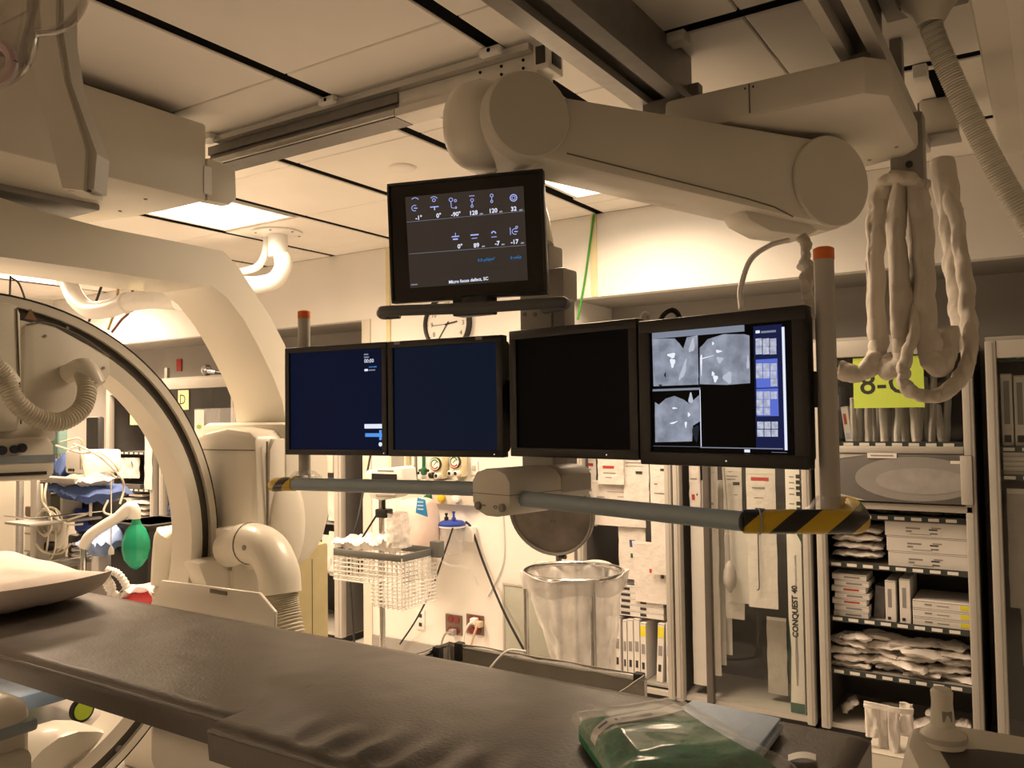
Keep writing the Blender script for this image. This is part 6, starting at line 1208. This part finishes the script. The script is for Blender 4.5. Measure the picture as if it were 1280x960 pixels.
cartbox('dark blue case low on the cart', 'blue_case', 92, 636, 104, 664, BLUE, 4.7, .1, 'case'); cartbox('black socket strip low on the cart', 'socket_strip', 42, 676, 78, 687, BLACK, 4.72, .06, 'socket strip'); cartbox('cream drawer box behind the cables', 'drawer_box', 30, 645, 64, 710, CREAM2, 4.9, .25, 'drawer box', [(.1, .9, .66, .69, GREYP), (.1, .9, .33, .36, GREYP)])
cartbox('pale grey instrument block beside the cables', 'instrument_block', 74, 615, 84, 650, CREAM2, 4.68, .12, 'instrument'); cartbox('white carton standing above the pillow corner', 'white_box', 113, 690, 135, 724, PAPER, 4.5, .15)
p = at(112, 612, D=4.65); softpack('navy_drape', 'navy blue cloth draped over the cart tray', (p.x, p.y, p.z), .19, .15, .045, NAVY, 140, cat='drape', roll=.1); p = at(80, 590, D=4.8); softpack('navy_cloth', 'navy cloth bunched left of the white device', (p.x-.02, p.y+.05, p.z), .09, .1, .08, NAVY, 141, cat='cloth')
p = at(110, 600, D=4.62); softpack('grey_wrap', 'shiny greyish plastic wrap on the cart tray', (p.x, p.y-.02, p.z), .15, .1, .03, POUCHG, 142, cat='wrap')
p = at(130, 676, D=4.4); softpack('light_blue_bag', 'light blue shiny bag on the dark bin', (p.x, p.y, p.z), .10, .10, .055, mat('shiny_blue_bag', (.25, .36, .66), .3, var=.2, bump=.6, bscale=14), 143, cat='bag')
# coils and cables of the cart
K_ = lambda x_, y_, D=4.6: at(x_, y_, D=D)
cw = [([(52, 605), (55, 630), (75, 650), (100, 645), (115, 640)], .007), ([(58, 604), (56, 622), (62, 640), (84, 655), (104, 655)], .006), ([(100, 560), (108, 600), (113, 625), (113, 645)], .008), ([(92, 555), (115, 565), (130, 575), (150, 595), (155, 610), (150, 630)], .006), ([(75, 553), (98, 548), (102, 556), (88, 560)], .005), ([(70, 557), (100, 566), (125, 566), (145, 582), (147, 597), (135, 590)], .006), ([(135, 625), (130, 640), (145, 645)], .006), ([(45, 680), (55, 690), (75, 692), (88, 680)], .006), ([(62, 645), (60, 675), (58, 690)], .005), ([(70, 660), (68, 690), (52, 715)], .005), ([(85, 655), (80, 680), (72, 690)], .005)]
for i, (ps, r_) in enumerate(cw): wire('%s loose white lead from the top on the anaesthesia cart' % NTH[i], [K_(a, b, 4.55-.03*(j % 2)) for j, (a, b) in enumerate(ps)], r_, mat('ivory_cable', (.66, .62, .50), .5), 'lead', 'lead_wire')
q = K_(62, 652, 4.58); solo('cable_coil', MB().tube([q+V((.085*cos(i*.35)*(1+.1*sin(i*.11)), .03*sin(i*.13), .07*sin(i*.35)*(1+.12*sin(i*.07)))) for i in range(90)], .005, 6), MATS['ivory_cable'], 'coil of ivory cable hanging on the cart front', 'cable coil')
q = K_(104, 690, 4.5); solo('cable_coil', MB().tube([q+V((.06*cos(i*.4), .05*sin(i*.4), .0009*i-.03+.012*sin(i*.2))) for i in range(80)], .005, 6), mat('grey_cable', (.4, .39, .37), .5), 'coil of grey cable above the pillow', 'cable coil')
# breathing arm, green bag, tubes
GD = 4.2; G_ = lambda x_, y_, D=GD: at(x_, y_, D=D)
t = thing('breathing_circuit', 'white breathing arm with a hanging green reservoir bag', 'breathing bag', G_(170, 712))
obj('arm_tube', MB().tube(spline([G_(104, 684), G_(112, 670), G_(130, 657), G_(150, 645), G_(164, 636)], 6), .027, 14), WHITEP, t); obj('arm_elbow', MB().tube(spline([G_(150, 645), G_(163, 634), G_(168, 640), G_(168, 648)], 6), .03, 14), WHITEP, t)
gb = G_(170, 648); L_ = gb.z-G_(170, 711).z
obj('green_bag', MB().lathe([(.018, .0), (.026, -.03*L_/.26), (.047, -.22*L_), (.066, -.45*L_), (.067, -.60*L_), (.055, -.80*L_), (.03, -.94*L_), (.008, -L_), (0, -L_)], Matrix.Translation(gb), 12), TEAL, t, sharp=20)
ps = spline([G_(133, 712, 4.0), G_(148, 718, 4.0), G_(159, 736, 4.0), G_(152, 746, 4.0), G_(138, 738, 4.0), G_(130, 722, 4.0)], 20); obj('ribbed_tube', MB().tube(ps, [.018+.002*sin(i*1.6) for i in range(len(ps))], 10), WHITEP, t, sharp=70)
ps = spline([G_(133, 722, 4.0), G_(140, 735, 4.0), G_(135, 752, 4.0), G_(124, 758, 4.0)], 20); obj('ribbed_tube', MB().tube(ps, [.018+.002*sin(i*1.6) for i in range(len(ps))], 10), WHITEP, t, sharp=70)
obj('stem', MB().cyl(G_(104, 684), V((G_(104, 684).x, G_(104, 684).y, .63)), .014, n=10), STEEL, t)
wire('thin pull cord with a white end hanging before the dark bin', [G_(139, 600), G_(139, 650), G_(139, 686)], .003, WHITEP); q = G_(139, 688); 
solo('cord_end', MB().lathe([(.006, .02), (.014, .0), (.014, -.02), (0, -.022)], Matrix.Translation(q), 12), WHITEP, 'small white end piece on the thin pull cord', 'cord end')
q = G_(162, 755, 4.35); t = thing('black_bin', 'tall black bin behind the green bag', 'bin', (q.x, q.y, 0)); zt_ = at(160, 655, D=4.35).z
obj('bin_body', MB().prism([(q.x-.17, 0.001), (q.x+.13, 0.001), (q.x+.16, zt_), (q.x-.19, zt_)], 'y', q.y, q.y+.3, .02), BLACK, t); obj('bin_rim', MB().box(q.x-.2, q.x+.17, q.y-.01, q.y+.31, zt_-.03, zt_, .006), RUBBER, t)
q = at(178, 752, D=3.9); t = thing('red_bin', 'low bin with a red rim and plastic liner behind the white flap', 'bin', (q.x, q.y, 0)); obj('bin_body', MB().prism([(q.x-.16, .001), (q.x+.16, .001), (q.x+.20, q.z-.06), (q.x-.20, q.z-.06)], 'y', q.y, q.y+.3, .02), CREAM2, t); obj('red_rim', MB().box(q.x-.21, q.x+.21, q.y-.01, q.y+.31, q.z-.06, q.z, .01), mat('red_plastic', (.42, .02, .03), .4), t); obj('liner', MB().grid(lambda u, v: V((q.x-.20+.40*u, q.y-.005+.3*v, q.z+.02+.045*nz3((u*4, v*3, 1), 1.3, 3)+.03*sin(pi*u))), 18, 12, (0, 0, .002)), BAGF, t, sharp=80)
# cream tower and post at the left edge, olive cabinet behind the hub
a, b = at(-70, 600, D=5.4), at(19, 600, D=5.4); t = thing('equipment_tower', 'plain cream equipment tower at the left edge', 'equipment tower', ((a.x+b.x)/2, (a.y+b.y)/2, 0)); obj('panel', MB().prism([(a.x, a.y), (b.x, b.y), (b.x-.25, b.y+.3), (a.x-.25, a.y+.3)], 'z', .001, 1.36, .01), CREAM, t); obj('top_cap', MB().prism([(a.x, a.y), (b.x, b.y), (b.x-.25, b.y+.3), (a.x-.25, a.y+.3)], 'z', 1.362, 1.40, .01), CREAM2, t)
q = at(24.5, 650, D=5.2); t = thing('steel_post', 'upright grey steel post beside the cream tower', 'post', (q.x, q.y, 0)); obj('shaft', MB().box(q.x-.022, q.x+.022, q.y-.015, q.y+.015, .012, 1.42, .004), ALU, t); obj('groove', MB().box(q.x-.004, q.x+.004, q.y-.017, q.y-.0145, .02, 1.40), GREYP, t); obj('foot', MB().box(q.x-.1, q.x+.1, q.y-.1, q.y+.1, 0, .012), ALUD, t)
t = thing('olive_cabinet', 'low olive cream cabinet standing behind the ribbed hose', 'cabinet', (-3.45, 2.98, 0)); obj('body', MB().box(-3.75, -3.145, 2.86, 3.10, .05, 1.0, .02), mat('olive_cream', (.46, .40, .22), .45, var=.06), t); obj('door_joint', MB().box(-3.147, -3.143, 2.98, 2.984, .08, .93), CREAMD, t); obj('plinth', MB().box(-3.73, -3.16, 2.88, 3.08, 0, .05), RUBBER, t)
# cables from the ceiling at the far left
wire('thin dark cable hanging from the ceiling at the far left', [at(13, 345, D=5.2), at(12, 375, D=5.0), at(11, 400, D=4.9)], .006, RUBBER, 'cable', 'cable'); wire('thin curved cable beside the dark hanging one', [at(14, 347, D=5.2), at(24, 355, D=5.1), at(33, 378, D=5.0)], .006, RUBBER, 'cable', 'cable')
for i, (a, b, c, d_) in enumerate(((127, 357, 111, 402), (145, 385, 135, 412), (163, 385, 140, 415))): wire('%s slanting cable from the left below the white pipe boom' % NTH[i], [V((at(a, b, Y=3.9).x+.05, 3.9, CEIL-.003)), at(a, b, Y=3.9), at((a+c)/2, (b+d_)/2, Y=3.9), at(c, d_, Y=3.9)], .011, (RUBBER, mat('amber_tube', (.5, .35, .12), .5), mat('maroon_cable', (.15, .05, .05), .5))[i], 'cable', 'cable')

# bag of pouches on a low cream box in front of the lime-sign cabinet
FY = 4.05; x0, x1, z0, z1 = rect(1092, 938, 1140, 985, FY)
carton('low_box', 'low cream box on the floor before the lime-sign cabinet', x0-.03, x1+.03, FY-.02, FY+.25, 0.001, z1, m=CREAM2, cat='box')
for i, (a, b, c, d_) in enumerate(((1079, 880, 1096, 925), (1094, 884, 1110, 944), (1108, 886, 1124, 946), (1122, 882, 1140, 925), (1080, 876, 1142, 893))):
    x0, x1, za, zb = rect(a, b, c, d_, FY); zz = max(za, z1+.001); pouch('draped_pouch', ('%s hanging white pouch from the left draped over the low box' % NTH[i]) if i < 4 else 'folded white pouch lying across the tops of the draped ones', x0, x1, zz, zb, FY+.03+.02*(i % 2) if i < 4 else FY-.005, 'pouches draped over the low box', [], POUCH, amp=.02, th=.02, seed=60+i)

# more boxes and gear around the anaesthesia cart
cartbox('dark grey cassette low behind the cables', 'cassette', 84, 668, 112, 700, mat('dark_grey_case', (.05, .05, .05), .4), 4.8, .2, 'cassette', [(.1, .9, .2, .3, GREYP)])
cartbox('beige box under the yellow and brown box', 'beige_box', 52, 616, 82, 632, mat('beige_card', (.42, .37, .28), .6), 4.82, .2)
cartbox('brown tray beside the beige box', 'brown_tray', 30, 632, 50, 646, mat('brown_plastic', (.16, .11, .07), .5), 4.8, .2, 'tray')
cartbox('dark pump unit under the navy drape', 'pump_unit', 100, 626, 140, 655, BLACK, 4.78, .2, 'pump', [(.15, .45, .3, .7, GREYP), (.6, .7, .3, .7, BLUE)])
cartbox('grey meter block below the white device', 'meter_block', 84, 592, 100, 610, GREYP, 4.66, .12, 'meter', [(.2, .8, .4, .8, INK)])
cartbox('olive grey box low beside the steel post', 'olive_box', 32, 690, 60, 716, mat('olive_grey', (.26, .25, .19), .6), 4.78, .18)
cartbox('blue crate behind the grey cable coil', 'blue_crate', 96, 640, 118, 668, mat('crate_blue', (.04, .07, .22), .5), 4.85, .2, 'crate')
cartbox('dark shelf unit behind the anaesthesia cart', 'shelf_unit', 60, 610, 146, 760, mat('shelf_brown_grey', (.13, .115, .10), .6), 5.3, .25, 'shelf unit', [(.05, .95, .62, .64, GREYC), (.05, .95, .30, .32, GREYC)])
